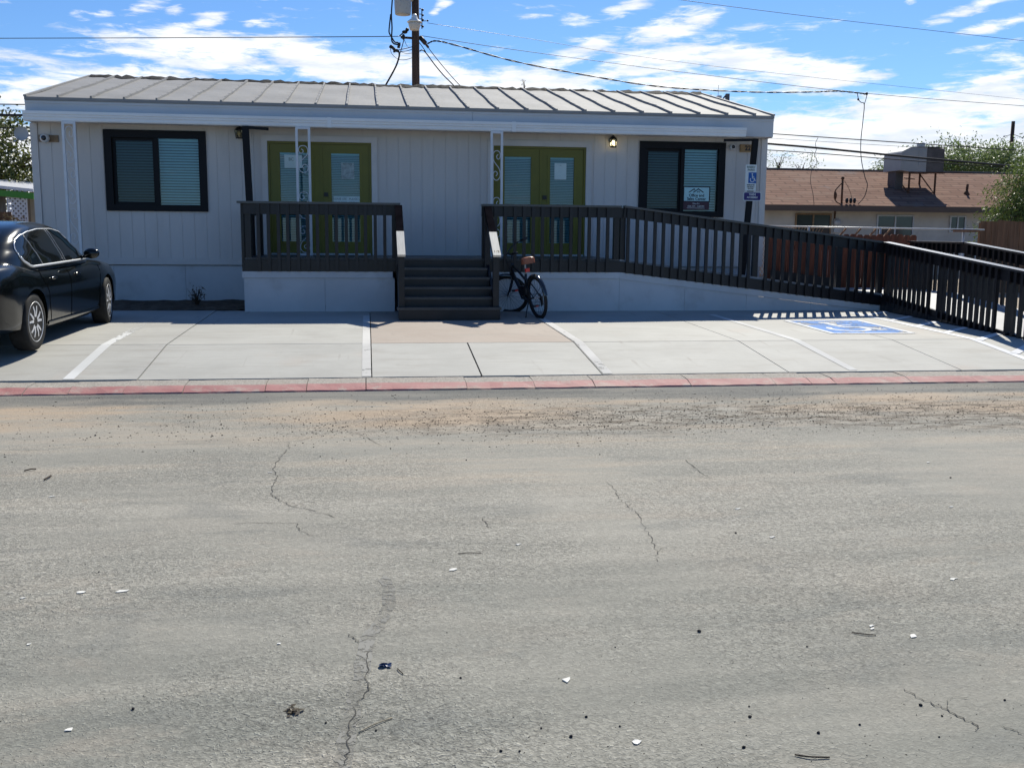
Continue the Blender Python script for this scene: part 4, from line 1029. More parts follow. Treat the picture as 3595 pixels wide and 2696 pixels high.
def car_bot(y): return interp(y, [-2.42, -2.3, -1.9, -1.0, 1.0, 1.9, 2.2, 2.31], [.44, .30, .235, .20, .20, .20, .22, .36])
def car_sec(y):
    w_, t, b = car_w(y), car_top(y), car_bot(y); sh = t-.085; mid = lerp(b, t, .5)
    return [(0, b), (w_*.55, b), (w_*.88, b+.005), (w_*.955, b+.05), (w_*.975, b+.14), (w_*.99, mid-.03), (w_, mid+.04), (w_*.995, sh-.10), (w_*.965, sh-.035), (w_*.945, sh), (w_*.90, sh+.045), (w_*.80, t-.014), (w_*.55, t-.001), (w_*.28, t+.006), (0, t+.010)]
def side_x(y, z):
    s_ = car_sec(y)
    for (xa, za), (xb, zb) in zip(s_[2:], s_[3:]):
        if za <= z <= zb: return lerp(xa, xb, (z-za)/max(1e-6, zb-za))
    return s_[9][0]
def car_body():
    ys = [-2.42, -2.405, -2.37, -2.31, -2.22, -2.1]+[lerp(-1.95, 1.9, i/36) for i in range(37)]+[2.0, 2.1, 2.18, 2.24, 2.28, 2.31]
    m = MB(); m.smooth = True; rings = []
    for y in ys:
        s_ = car_sec(y); rings.append([(x, y, z) for (x, z) in s_]+[(-x, y, z) for (x, z) in s_[-2:0:-1]])
    n = len(rings[0]); m.v = [p for r_ in rings for p in r_]
    for i in range(len(rings)-1):
        for k in range(n): m.f.append((i*n+k, i*n+(k+1) % n, (i+1)*n+(k+1) % n, (i+1)*n+k))
    m.f += [tuple(range(n)), tuple(range((len(rings)-1)*n, len(rings)*n))]
    m.mi = [0]*len(m.f); m.sm = [True]*len(m.f)
    o = m.build('body', M['car'], car)
    c = MB()
    for y in (-WB, WB):
        for s_ in (-1, 1): c.lathe([(.372, -.40), (.372, .40)], (s_*.93, y, .335), 'x', 40)
    cut = c.build('cutter', M['wellk'], car)
    md = o.modifiers.new('cut', 'BOOLEAN'); md.operation = 'DIFFERENCE'; md.object = cut; md.solver = 'EXACT'
    dg = bpy.context.evaluated_depsgraph_get(); me = bpy.data.meshes.new_from_object(o.evaluated_get(dg))
    o.modifiers.clear(); o.data = me
    me.materials.clear(); me.materials.append(M['car'])
    for q in me.polygons: q.material_index = 0; q.use_smooth = True
    bpy.data.objects.remove(cut)
    if hasattr(me, 'set_sharp_from_angle'): me.set_sharp_from_angle(angle=R_(35))
    return o
body = car_body()
GZ = [.90, .93, .95, .98, 1.01, 1.05, 1.09, 1.13, 1.17, 1.21, 1.25, 1.285, 1.32, 1.35, 1.375, 1.395, 1.415, 1.43, 1.44, 1.45, 1.456, 1.464]
def gh(z):
    return (interp(z, [.90, .95, 1.05, 1.2, 1.3, 1.375, 1.415, 1.44, 1.456, 1.464], [.825, .805, .775, .715, .672, .628, .580, .515, .42, .28]),
            interp(z, [.90, .95, 1.05, 1.2, 1.3, 1.375, 1.415, 1.44, 1.456, 1.464], [-2.08, -2.00, -1.87, -1.66, -1.49, -1.28, -1.10, -.90, -.74, -.56]),
            interp(z, [.90, .95, 1.05, 1.2, 1.3, 1.375, 1.415, 1.44, 1.456, 1.464], [1.26, 1.16, .97, .69, .49, .29, .12, -.06, -.20, -.30]))
NE = 5.0
def gx(y, z):
    w_, a, b = gh(z); c, h = (a+b)/2, (b-a)/2; t = min(1, abs((y-c)/h)); return w_*(1-t**NE)**(1/NE)
g_ = MB(); g_.smooth = True; rings = []
NP = 200
for z in GZ:
    w_, a, b = gh(z); c, h = (a+b)/2, (b-a)/2; r_ = []
    for k in range(NP):
        q = 2*math.pi*k/NP; cs, sn = math.cos(q), math.sin(q)
        r_.append((w_*math.copysign(abs(cs)**(2/NE), cs), c+h*math.copysign(abs(sn)**(2/NE), sn), z))
    rings.append(r_)
g_.v = [p for r_ in rings for p in r_]
for i in range(len(rings)-1):
    for k in range(NP): g_.f.append((i*NP+k, i*NP+(k+1) % NP, (i+1)*NP+(k+1) % NP, (i+1)*NP+k))
g_.f.append(tuple(range((len(rings)-1)*NP, len(rings)*NP))); g_.f.append(tuple(range(NP)))
g_.mi = [0]*len(g_.f); g_.sm = [True]*len(g_.f)
g_.build('cabin', M['car'], car)
def dlo_hi(y): return interp(y, [-1.44, -1.425, -1.38, -1.30, -1.15, -.90, -.55, -.15, .15, .42, .70, .95, 1.06], [1.10, 1.16, 1.22, 1.265, 1.31, 1.345, 1.368, 1.365, 1.33, 1.26, 1.15, 1.02, .965])
def dlo_lo(y): return interp(y, [-1.44, -1.39, -1.28, -1.22, 1.06], [1.08, 1.02, .968, .958, .958])
def glass_strip(y0, y1, sgn, off=.005, name='side_window', lean0=0.0, lean1=0.0):
    m = MB(); m.smooth = True; rows = []
    n = max(4, int((y1-y0)/.05))
    for i in range(n+1):
        t = i/n; col = []
        for j in range(7):
            s_ = j/6
            y = lerp(y0+lean0*(1-s_), y1+lean1*(1-s_), t); lo, hi = dlo_lo(y), dlo_hi(y); z = lerp(lo, hi, s_)
            col.append((sgn*(gx(y, z)+off), y, z))
        rows.append(col)
    m.grid(rows); m.build(name, M['carglass'], car)
for sgn in (1, -1):
    glass_strip(-1.435, -1.10, sgn, lean1=.18); glass_strip(-1.075, -.335, sgn, lean0=.18, lean1=.16); glass_strip(-.265, 1.04, sgn, lean0=.16)
    P = [(sgn*(gx(y, dlo_hi(y))+.006), y, dlo_hi(y)) for y in [lerp(-1.435, 1.04, (i/70)**1.5) for i in range(71)]]
    Q = [(sgn*(gx(y, dlo_lo(y))+.008), y, dlo_lo(y)-.006) for y in [lerp(-1.435, 1.06, (i/70)**1.5) for i in range(71)]]
    m = MB(); m.tube(P, .0075, 6); m.tube(Q, .015, 6); m.tube([P[0], Q[0]], .008, 6); m.build('chrome_strip', M['chrome'], car)
    m = MB()
    for ya, yb in ((-1.088+.18, -1.088), ):
        m.tube([(sgn*(gx(lerp(ya, yb, t), lerp(.958, dlo_hi(yb), t))+.006), lerp(ya, yb, t), lerp(.958, dlo_hi(yb), t)) for t in [i/8 for i in range(9)]], .005, 5)
    for ya, yb in ((-.335+.16, -.335), (-.265+.16, -.265)):
        m.tube([(sgn*(gx(lerp(ya, yb, t), lerp(.958, dlo_hi(yb), t))+.005), lerp(ya, yb, t), lerp(.958, dlo_hi(yb), t)) for t in [i/8 for i in range(9)]], .004, 5)
    m.build('window_divider', M['galv'], car)
    # door gaps, sill strip, handles, mirror
    m = MB()
    def gap(pts): m.tube([(sgn*(side_x(y, z)+.0005), y, z) for (y, z) in curve2(pts)], .0045, 4)
    def curve2(p): return [(q.x, q.y) for q in curve([(a, b, 0) for a, b in p], 5)]
    gap([(-.16, .90), (-.20, .70), (-.19, .45), (-.19, .28)]); gap([(1.06, .90), (1.00, .6), (.98, .30)])
    gap([(-1.10, .92), (-1.12, .80), (-1.0, .68), (-.93, .45), (-.90, .28)]); gap([(-.90, .285), (-.2, .285), (.98, .285)])
    m.build('door_gap', M['seam'], car)
    m = MB(); n = 30
    rows = [[(sgn*(side_x(lerp(-.99, .99, i/n), z_)+d), lerp(-.99, .99, i/n), z_) for i in range(n+1)] for (z_, d) in ((.30, .001), (.27, .014), (.235, .016), (.21, .0))]
    m.smooth = True; m.grid(rows); m.build('sill', M['car'], car)
    for y in (-.78, .10):
        h = MB(); x = side_x(y, .80); h.smooth = True
        h.ball((sgn*(x+.012), y, .795), .06, 12, 8, (.42, 1.7, .36)); h.build('door_handle', M['car'], car)
    mi = MB(); mi.ball((sgn*.965, .42, 1.035), .085, 16, 10, (1.2, .75, .82)); mi.tube([(sgn*.79, .56, .985), (sgn*.92, .45, 1.0)], .024, 8); mo = mi.build('mirror', M['carm'] if 'carm' in M else M['car'], car)
    tl = MB(); rows = []
    for i in range(11):
        y = lerp(-2.41, -2.27, i/10); rows.append([(sgn*(side_x(y, z_)+.004), y, z_) for z_ in (.70, .76, .82, .87)])
    tl.smooth = True; tl.grid(rows); tl.build('tail_light', M['tail'], car)
    fd = MB(); fd.tube([(sgn*(side_x(y, .92)+.001), y, .92) for y in (-1.62, -1.5)], .004, 4); fd.build('fuel_flap', M['seam'], car)
m = MB(); m.smooth = True                # rear window
rows = []
for i in range(9):
    t = i/8; z = lerp(1.00, 1.36, t); w_, a, b = gh(z); rows.append([(q*(w_*.80), (a+b)/2-(b-a)/2*(1-abs(q*.80)**NE)**(1/NE)-.006, z) for q in [k/6-1 for k in range(13)]])
m.grid(rows); m.build('rear_window', M['carglass'], car)
m = MB(); m.smooth = True; rows = []
for i in range(9):
    t = i/8; z = lerp(.99, 1.36, t); w_, a, b = gh(z); rows.append([(q*(w_*.86), (a+b)/2+(b-a)/2*(1-abs(q*.86)**NE)**(1/NE)+.006, z) for q in [k/6-1 for k in range(13)]])
m.grid(rows); m.build('windscreen', M['carglass'], car)
m = MB(); m.box(-.55, .55, -2.30, -2.0, .22, .30); m.box(-.70, .70, -1.0, 1.0, .17, .24); m.build('underbody', M['wellk'], car)
def car_wheel(x, y, sgn, steer):
    r = .330; o = thing('wheel', '', '', (0, 0, 0), local=True); del o['label']; del o['category']; o.parent = car
    o.location = (x, y, r); o.rotation_euler = (0, 0, steer)
    m = MB(); m.lathe([(.228, -.10), (.26, -.108), (.300, -.106), (.322, -.095), (.330, -.07), (.330, .07), (.322, .095), (.300, .106), (.26, .108), (.228, .10)], (0, 0, 0), 'x', 44); m.build('tyre', M['rubber'], o)
    d = sgn
    m = MB(); m.lathe([(.228, d*.098), (.233, d*.104), (.226, d*.104), (.214, d*.085), (.208, d*.06), (.205, -d*.09), (.228, -d*.098)], (0, 0, 0), 'x', 44)
    for k in range(10):
        a = 2*math.pi*(k//2)/5 + (.17 if k % 2 else -.17) + .3
        a2 = 2*math.pi*(k//2)/5 + (.30 if k % 2 else -.30) + .3
        p0 = Vector((d*.088, .045*math.cos(a), .045*math.sin(a))); p1 = Vector((d*.095, .13*math.cos(a2*.6+a*.4), .13*math.sin(a2*.6+a*.4))); p2 = Vector((d*.085, .222*math.cos(a2), .222*math.sin(a2)))
        m.beam(p0, p1, .030, .022, (d, 0, 0)); m.beam(p1, p2, .024, .022, (d, 0, 0))
    m.lathe([(.062, d*.06), (.062, d*.088), (.045, d*.097), (.02, d*.099)], (0, 0, 0), 'x', 24); m.build('rim', M['alloy'], o)
    m = MB(); m.lathe([(.205, -d*.02), (.205, -d*.03)], (0, 0, 0), 'x', 36); m.lathe([(.14, d*.02), (.14, d*.03)], (0, 0, 0), 'x', 28); m.build('brake', M['wellk'], o)
for sgn in (1, -1):
    car_wheel(sgn*.755, -WB, sgn, 0); car_wheel(sgn*.765, WB, sgn, R_(8))
CAR_P = (-4.58, 13.66); CAR_A = -2.6
car.location = (CAR_P[0], CAR_P[1], apz(CAR_P[1])-.006); car.rotation_euler = (R_(1.2), 0, R_(CAR_A))

# ------------------------------------------------------------------ bicycle leaning beside the stair
bk = thing('bicycle', 'black city bicycle with brown saddle and red reflector leaning beside the stair', 'bicycle', (0, 0, 0), local=True)
def bike_wheel(parent, c, name='wheel'):
    o = thing(name, '', '', (0, 0, 0), local=True); del o['label']; del o['category']; o.parent = parent; o.location = c
    R0 = .318
    m = MB(); m.tube([(0, R0*math.cos(2*math.pi*i/48), R0*math.sin(2*math.pi*i/48)) for i in range(48)], .027, 10, closed=True); m.build('tyre', M['tread_r'], o)
    m = MB(); m.lathe([(R0-.020, -.014), (R0-.034, -.011), (R0-.034, .011), (R0-.020, .014)], (0, 0, 0), 'x', 48); ro = m
    m2 = MB(); rr = []
    m2.tube([(0, (R0-.027)*math.cos(2*math.pi*i/48), (R0-.027)*math.sin(2*math.pi*i/48)) for i in range(48)], .0125, 8, closed=True); m2.build('rim', M['bike'], o)
    m = MB()
    for i in range(32):
        a = 2*math.pi*i/32; b_ = a+(.5 if (i//2) % 2 else -.5); sx = .03 if i % 2 else -.03
        m.tube([(sx, .022*math.cos(b_), .022*math.sin(b_)), (0, (R0-.034)*math.cos(a), (R0-.034)*math.sin(a))], .0017, 4, caps=False)
    m.build('spokes', M['spoke'], o)
    m = MB(); m.lathe([(.018, -.05), (.024, -.03), (.014, -.02), (.014, .02), (.024, .03), (.018, .05)], (0, 0, 0), 'x', 14); m.build('hub', M['galv'], o)
    return o
def fender(parent, c, a0, a1, r=.362):
    m = MB(); m.smooth = True; rows = []
    for i in range(25):
        a = R_(lerp(a0, a1, i/24)); row = []
        for (x, dr) in ((-.034, -.020), (-.028, -.004), (-.012, .004), (.012, .004), (.028, -.004), (.034, -.020)): row.append((c[0]+x, c[1]+(r+dr)*math.cos(a), c[2]+(r+dr)*math.sin(a)))
        rows.append(row)
    m.grid(rows); m.build('fender', M['fender'], parent)
RW, FWc = (0, 0, .345), (0, 1.09, .345)
BBk, STt, HT, HB = (0, .47, .305), (0, .335, .70), (0, .845, .86), (0, .90, .70)
bike_wheel(bk, RW)
m = MB(); m.tube([HB, (0, .70, .50), BBk], .030, 12); m.tube([(0, .86, .815), (0, .6, .72), (0, .37, .60)], .020, 10); m.tube([BBk, STt], .021, 10); m.tube([HT, HB], .024, 10)
for sx in (-.055, .055): m.tube([(sx*.3, .36, .62), (sx, .18, .47), (sx*1.05, 0, .345)], .010, 8); m.tube([(sx*.5, .44, .305), (sx, .25, .31), (sx*1.05, 0, .345)], .011, 8)
m.tube([(0, .44, .305), (0, .52, .305)], .035, 12); m.box(-.032, .032, .40, .60, .36, .50)
m.build('frame', M['bike'], bk)
fender(bk, RW, 20, 172)
m = MB()
for sx in (-.05, .05): m.tube([(sx, -.0, .36), (sx*.7, -.30, .54)], .0035, 5)
m.build('fender_stay', M['spoke'], bk)
m = MB(); m.tube([STt, (0, .30, .90)], .0145, 10); m.build('seat_post', M['galv'], bk)
def saddle(c):
    m = MB(); m.smooth = True; rows = []
    for i in range(13):
        t = i/12; y = lerp(-.15, .145, t); hw = interp(t, [0, .08, .25, .5, .7, 1], [.07, .105, .112, .07, .038, .018]); zt = interp(t, [0, .15, .5, .8, 1], [.055, .062, .030, .034, .040])
        row = []
        for k in range(13):
            a = math.pi*k/12; row.append((c[0]+hw*math.cos(a), c[1]+y, c[2]+zt*0+ (zt-.0)*1.0*(math.sin(a)**.5) - (.045 if k in (0, 12) else 0)))
        rows.append(row)
    m.grid(rows); m.add([q for q in rows[0]], [tuple(range(13))]); m.add([q for q in rows[-1]], [tuple(range(13))])
    m.build('saddle', M['saddle'], bk)
    m = MB(); m.box(c[0]-.04, c[0]+.04, c[1]-.09, c[1]+.09, c[2]-.03, c[2]-.012); m.build('saddle_rail', M['bike'], bk)
saddle((0, .27, .915))
m = MB(); m.box(-.034, .034, .232, .262, .735, .79); m.build('reflector', M['refl'], bk)
m = MB(); m.lathe([(.085, .048), (.085, .053)], BBk, 'x', 28); m.beam((.058, .47, .305), (.062, .37, .165), .018, .026, (1, 0, 0)); m.beam((-.058, .47, .305), (-.062, .57, .445), .018, .026, (1, 0, 0)); m.build('crank', M['bike'], bk)
for s_, (y, z) in ((1, (.37, .165)), (-1, (.57, .445))):
    m = MB(); m.box(s_*.07 if s_ > 0 else -.165, .165 if s_ > 0 else -.07, y-.045, y+.045, z-.014, z+.014); po = m.build('pedal', M['bike'], bk)
    m = MB(); m.box(s_*.117-.025, s_*.117+.025, y-.049, y-.0455, z-.009, z+.009); m.build('pedal_reflector', M['refl'], po)
m = MB(); m.box(.052, .075, -.05, .02, .22, .36); m.tube([(.062, -.02, .24), (.062, .02, .20)], .012, 6); m.lathe([(.05, .040), (.05, .052)], RW, 'x', 20); m.build('derailleur', M['bike'], bk)
m = MB(); m.tube([(.055, .45, .35), (.056, .2, .375), (.05, 0, .395)], .004, 5); m.tube([(.055, .46, .225), (.056, .2, .25), (.06, 0, .26)], .004, 5); m.build('chain', M['spoke'], bk)
m = MB(); m.tube([(-.06, .20, .30), (-.15, .14, .14), (-.20, .11, .012)], .009, 7); m.build('kickstand', M['bike'], bk)
# steered front end, built straight then turned about the steering axis
fe = thing('front_fork', '', '', (0, 0, 0), local=True); del fe['label']; del fe['category']; fe.parent = bk
piv = Vector((0, .874, .78)); ax = (Vector(HT)-Vector(HB)).normalized()
m = MB()
for sx in (-.06, .06): m.tube([(sx*.6, .905, .70), (sx, .95, .56), (sx, 1.03, .43), (sx, 1.09, .345)], .013, 8)
m.box(-.06, .06, .88, .93, .685, .72); m.tube([HB, (0, .80, 1.0)], .016, 8); m.tube([(0, .80, .99), (0, .86, 1.03)], .018, 8); m.build('fork', M['bike'], fe)
fender(fe, FWc, 8, 128)
m = MB(); m.tube(curve([(-.30, .68, 1.10), (-.22, .78, 1.09), (-.10, .86, 1.05), (0, .87, 1.03), (.10, .86, 1.05), (.22, .78, 1.09), (.30, .68, 1.10)], 5), .011, 8); m.build('handlebar', M['bike'], fe)
m = MB()
for sx in (-1, 1): m.tube([(sx*.30, .68, 1.10), (sx*.335, .58, 1.105)], .018, 10)
m.build('grip', M['bike'], fe)
m = MB(); m.tube([(.06, .9, .98), (.10, .98, .9), (.04, .93, .74)], .004, 5); m.build('cable', M['wire'], fe)
bike_wheel(fe, FWc, 'front_wheel')
STEER, LEAN, HEAD = 52, -9, 14
RM = Matrix.Translation(piv) @ Matrix.Rotation(R_(STEER), 4, ax) @ Matrix.Translation(-piv)
fe.matrix_local = RM
bk.location = (2.66, 15.43, apz(15.43)-.018); bk.rotation_euler = (0, R_(LEAN), R_(HEAD))

# ------------------------------------------------------------------ beyond the office: poles, wires
up = thing('utility_pole', 'dark wooden utility pole with transformer and yard lamp rising behind the office', 'utility pole', (1.58, 33.0, .31))
PX = 1.60
m = MB(); m.lathe([(.15, .0), (.125, 5), (.105, 12.5)], (PX, 33.0, .31), 'z', 14); m.build('shaft', M['pole'], up)
m = MB(); m.lathe([(.235, 0), (.245, .03), (.262, .30), (.265, 1.25), (.25, 1.30), (.10, 1.36)], (1.20, 32.75, 8.31), 'z', 26); m.box(1.44, 1.52, 32.7, 32.95, 8.75, 8.95); m.build('transformer', M['tank'], up)
m = MB(); m.lathe([(.05, .30), (.085, .24), (.10, .17), (.23, .075), (.238, .06), (.20, .055)], (1.545, 32.45, 7.98), 'z', 26); m.build('lamp_shade', M['shade'], up)
m = MB(); m.lathe([(.195, .065), (.185, -.02), (.15, -.13), (.135, -.16), (.05, -.165)], (1.545, 32.45, 7.965), 'z', 26); m.build('lamp_lens', M['lens'], up)
m = MB(); m.beam((1.545, 32.5, 8.18), (1.6, 32.95, 8.25), .06, .06); m.build('lamp_arm', M['galv'], up)
m = MB(); m.beam((1.14, 33.12, 7.70), (1.80, 33.12, 7.68), .07, .06); m.beam((1.73, 33.0, 7.73), (2.0, 32.9, 7.38), .05, .07); m.build('cross_arm', M['pole'], up)
m = MB(); m.beam((1.80, 32.95, 7.95), (1.80, 32.95, 8.55), .03, .03)
for z in (8.52, 8.36, 8.22, 8.02): m.lathe([(.03, -.03), (.045, 0), (.03, .03)], (1.82, 32.95, z), 'z', 8); m.tube([(1.72, 32.95, z+.03), (1.80, 32.95, z+.03)], .012, 5)
m.tube([(1.80, 32.95, 8.18), (1.98, 32.95, 8.20)], .012, 5); m.ball((1.98, 32.95, 8.20), .03, 8, 6); m.build('insulator_rack', M['wire'], up)
m = MB(); Z = 33.0
def A3(x, y, Y=33.0): return at(1300+x*340/1659, y*340/1659, Y)
m.tube(curve([A3(380, -40), A3(362, 250), A3(372, 480), A3(365, 680), A3(400, 750), A3(470, 770)]), .026, 6); m.tube(curve([A3(350, 250), A3(325, 480), A3(325, 570), A3(370, 650), A3(420, 725), A3(480, 735)]), .024, 6)
m.box(*sorted((A3(460, 0).x, A3(512, 0).x)), 32.95, 33.05, *sorted((A3(0, 722).z, A3(0, 772).z))); m.box(*sorted((A3(455, 0).x, A3(502, 0).x)), 32.95, 33.05, *sorted((A3(0, 780).z, A3(0, 812).z)))
m.tube(curve([A3(340, 830), A3(360, 800), A3(420, 860), A3(480, 880)]), .05, 6); m.tube(curve([A3(415, 830), A3(410, 905)]), .04, 5)
m.tube(curve([A3(480, 870), A3(497, 930), A3(488, 1000), A3(440, 1140), A3(340, 1330), A3(235, 1515), A3(200, 1600)]), .030, 6)
m.tube(curve([A3(345, 840), A3(370, 930), A3(480, 1020), A3(600, 1030), A3(720, 995)]), .009, 5); m.tube(curve([A3(520, 890), A3(620, 925), A3(720, 915)]), .008, 5)
m.tube(curve([A3(490, 860), A3(600, 840), A3(720, 808)]), .012, 5); m.tube(curve([A3(510, 890), A3(620, 880), A3(720, 850)]), .010, 5)
m.tube([A3(565, 650), A3(575, 690), A3(535, 840), A3(505, 930)], .014, 5); m.tube(curve([A3(585, 690), A3(620, 780), A3(665, 815)]), .008, 5)
m.tube([A3(500, 625), A3(560, 570), A3(650, 505)], .020, 6); m.ball(A3(590, 555), .07, 8, 6, (1.3, 1, .8)); m.ball(A3(632, 515), .06, 8, 6); m.ball(A3(568, 640), .07, 8, 6, (.8, 1, 1.3))
m.build('drop_cable', M['wire'], up)
m = MB()
m.tube([A3(850, 640), A3(950, 755)], .075, 6); m.tube(curve([A3(950, 755), A3(1050, 900), A3(1250, 1150), A3(1460, 1390), A3(1700, 1640), A3(1800, 1750)]), .013, 5)
m.tube(curve([A3(835, 735), A3(870, 775), A3(950, 895)]), .013, 5); m.tube(curve([A3(845, 885), A3(885, 865), A3(950, 910), A3(1100, 1110), A3(1250, 1290), A3(1400, 1440), A3(1490, 1550), A3(1560, 1650)]), .019, 5)
m.build('guy_wire', M['wire'], up)
def wire(label, pts, r, nseg=6, mtl=None):
    m = MB(); m.tube(curve(pts, nseg), r, 5); o = m.build('power_line', mtl or M['wire'], None); tag(o, label, 'wire'); o['group'] = 'overhead wires'; return o
def W8(x, y, Y): return at(1800+x*.8115, y*.8115, Y)
wire('thin dark wire crossing the upper left sky to the utility pole', [at(-60, 136, 40), at(600, 134, 37), at(1300, 130, 33.3), at(1415, 128, 33.1)], .013)
wire('highest thin wire crossing the upper right sky', [at(2330, -12, 44), at(2396, 2, 45), at(2900, 66, 48), at(3660, 152, 52)], .012)
wire('faint thin wire from the insulator rack sloping right under the highest wire', [at(1501, 82, 33), at(1800, 128, 36), at(2500, 233, 42), at(3660, 357, 52)], .007)
wire('thin wire from the pole to the right that carries the hanging service drop', [at(1480, 127, 33), at(1800, 175, 33), at(2400, 255, 33), at(3041, 329, 33), at(3660, 378, 34)], .009)
tw = [at(1500, 155, 33), at(1530, 145, 33), at(1600, 160, 33), at(1800, 215, 33), at(2040, 262, 33), at(2287, 302, 33), at(2500, 318, 33), at(2684, 325, 33), at(2850, 324, 33), at(2936, 321, 33), at(3009, 327, 33), at(3045, 333, 33)]
P = curve(tw, 10); m = MB(); Q1 = []; Q2 = []
for i, q in enumerate(P): a = i*.9; o_ = Vector((0, math.cos(a), math.sin(a)))*.016; Q1.append(q+o_); Q2.append(q-o_)
m.tube(Q1, .014, 5); m.tube(Q2, .014, 5); tag(m.build('power_line', M['wire']), 'thick twisted black cable sagging from the pole over the right roof edge', 'wire', 'overhead wires')
m = MB(); m.tube(curve([at(3010, 328, 33), at(3014, 350, 33), at(3022, 360, 33), at(3034, 368, 33), at(3030, 420, 33), at(3022, 500, 32.8), at(3024, 560, 32.5), at(3036, 620, 32.3), at(3045, 650, 32.2), at(3035, 690, 32.2), at(3013, 717, 32.1)]), .014, 5)
m.tube(curve([at(3044, 332, 33), at(3040, 350, 33), at(3034, 368, 33)]), .012, 5); m.ball(at(3043, 330, 33), .05, 6, 5); m.ball(at(3013, 350, 33), .04, 6, 5)
tag(m.build('service_drop', M['wire']), 'wavy black service wire hanging down to the brown roof', 'wire')
m = MB(); m.tube(curve([at(2872, 484, 33), at(2863, 505, 33), at(2866, 525, 33), at(2860, 545, 33), at(2868, 570, 32.8), at(2850, 600, 32.6), at(2846, 640, 32.4), at(2854, 680, 32.2), at(2858, 718, 32.1)]), .009, 5)
tag(m.build('service_drop', M['wire']), 'thin wavy wire hanging just right of the office corner', 'wire')
for (l_, yl, yp, yr, r) in (('topmost of the wires that pass behind the office at eave height', 367, 385, 528, .016), ('thin faint wire just below the topmost wire behind the office', 388, 400, 540, .006), ('thick black telephone cable passing behind the office', 405, 418, 586, .034), ('lower thin wire under the thick telephone cable behind the office', 450, 462, 592, .015)):
    k_ = {528: 470, 540: 486, 586: 506, 592: 528}[yr]
    wire(l_, [at(-900, yl-8, 30), at(0, yl, 29.5), at(760, lerp(yl, yp, .45), 29.3), at(1457, yp, 29.2), at(2100, lerp(yp, yr, .30), 29.4), at(2705, k_, 29.6), at(3200, lerp(k_, yr, .58), 30), at(3600, yr+2, 30.5)], r, 6)
fp = thing('utility_pole', 'distant thin utility pole beyond the right treetops', 'utility pole', (33.7, 50.0, .3))
m = MB(); m.lathe([(.11, 0), (.09, 7.35)], (33.72, 50, .3), 'z', 10); m.build('shaft', M['pole'], fp)
m = MB(); a, b, c = at(3525, 480, 50), at(3556, 472, 50), at(3590, 485, 50); m.tube([a, b], .02, 5); m.tube([b, c], .02, 5); m.ball(a, .05, 6, 5); m.ball(c, .05, 6, 5); m.lathe([(.12, -.4), (.12, .4)], (33.6, 49.8, 5.55), 'z', 10); m.build('insulator', M['galv'], fp)
an = thing('cell_antenna', 'grey antenna panels on a mast showing over the right end of the office roof', 'antenna', (21.3, 60, .3))
m = MB(); m.lathe([(.16, 0), (.12, 9.0)], (21.1, 60, .3), 'z', 10); m.beam((20.2, 60, 9.12), (22.2, 60, 9.08), .08, .08); m.build('mast', M['galv'], an)
m = MB()
for x0, x1, y0, y1 in ((2481, 2495, 335, 349), (2516, 2530, 338, 358)): a, b = at(x0, y1+6, 60), at(x1, y0, 60); m.box(a.x, b.x, 59.8, 60.1, a.z, b.z)
m.build('antenna_panel', M['galv'], an)
m = MB(); a, b = at(2546, 366, 60), at(2559, 331, 60); m.box(a.x, b.x, 59.85, 60.05, a.z, b.z); m.tube([at(2530, 358, 60), at(2552, 331, 60)], .05, 5); m.tube([at(2471, 350, 60), at(2473, 340, 60), at(2478, 340, 60), at(2479, 350, 60)], .03, 5); m.tube([at(2521, 338, 60), at(2523, 300, 60)], .012, 4); m.box(at(2556, 0, 60).x, at(2562, 0, 60).x, 59.8, 60, at(0, 367, 60).z-.35, at(0, 358, 60).z-.3)
m.build('dish_frame', mat('antenna_dark', (0.09, 0.10, 0.12), 0.6, 0.3), an)

# ------------------------------------------------------------------ house at the right
nh = thing('neighbour_house', 'low pale house with brown shingle roof and windows behind the red fence', 'house', (20, 32.5, .31))
NX0, NX1, NE_, NR, NW = 8.5, 40.0, 32.0, 36.0, 32.7
def shingle():
    m = bpy.data.materials.new('brown_shingle'); m.use_nodes = True; t = NT(m.node_tree); b = t.n['Principled BSDF']
    P = t.new('ShaderNodeTexCoord').outputs['Object']
    br = t.new('ShaderNodeTexBrick'); t.l.new(t.mapping(P, scale=(1, 1, 1)), br.inputs[0])
    br.inputs['Color1'].default_value = (0.200, 0.108, 0.076, 1); br.inputs['Color2'].default_value = (0.275, 0.160, 0.114, 1); br.inputs['Mortar'].default_value = (0.15, 0.085, 0.062, 1)
    br.inputs['Scale'].default_value = 1.0; br.inputs['Brick Width'].default_value = .9; br.inputs['Row Height'].default_value = .24; br.inputs['Mortar Size'].default_value = .03; br.inputs['Bias'].default_value = 0.0
    n = t.noise(t.mapping(P, scale=(.5, 2, 1)), 1.2, 6, .7)
    c = t.mix(t.math('MULTIPLY', t.ramp(n, .5, .7), .45), br.outputs[0], (0.33, 0.235, 0.175)); c = t.mix(t.math('MULTIPLY', t.ramp(t.noise(P, .6, 4, .6), .58, .68), .5), c, (0.23, 0.2, 0.19))
    t.l.new(c, b.inputs['Base Color']); b.inputs['Roughness'].default_value = .95; b.inputs['Specular IOR Level'].default_value = .1
    bn = t.new('ShaderNodeBump'); bn.inputs['Distance'].default_value = .02; t.l.new(br.outputs['Fac'], bn.inputs['Height']); bn.invert = True; t.l.new(bn.outputs[0], b.inputs['Normal']); return m
def nrz(y): return lerp(2.63, 4.06, (y-NE_)/(NR-NE_))
m = MB(); m.prism([(NX0, NE_, 2.63), (NX0, NR, 4.06), (NX0, 2*NR-NE_, 2.63), (NX0, 2*NR-NE_, 2.55), (NX0, NR, 3.96), (NX0, NE_, 2.55)], (NX1-NX0, 0, 0)); nr = m.build('roof', shingle(), nh)
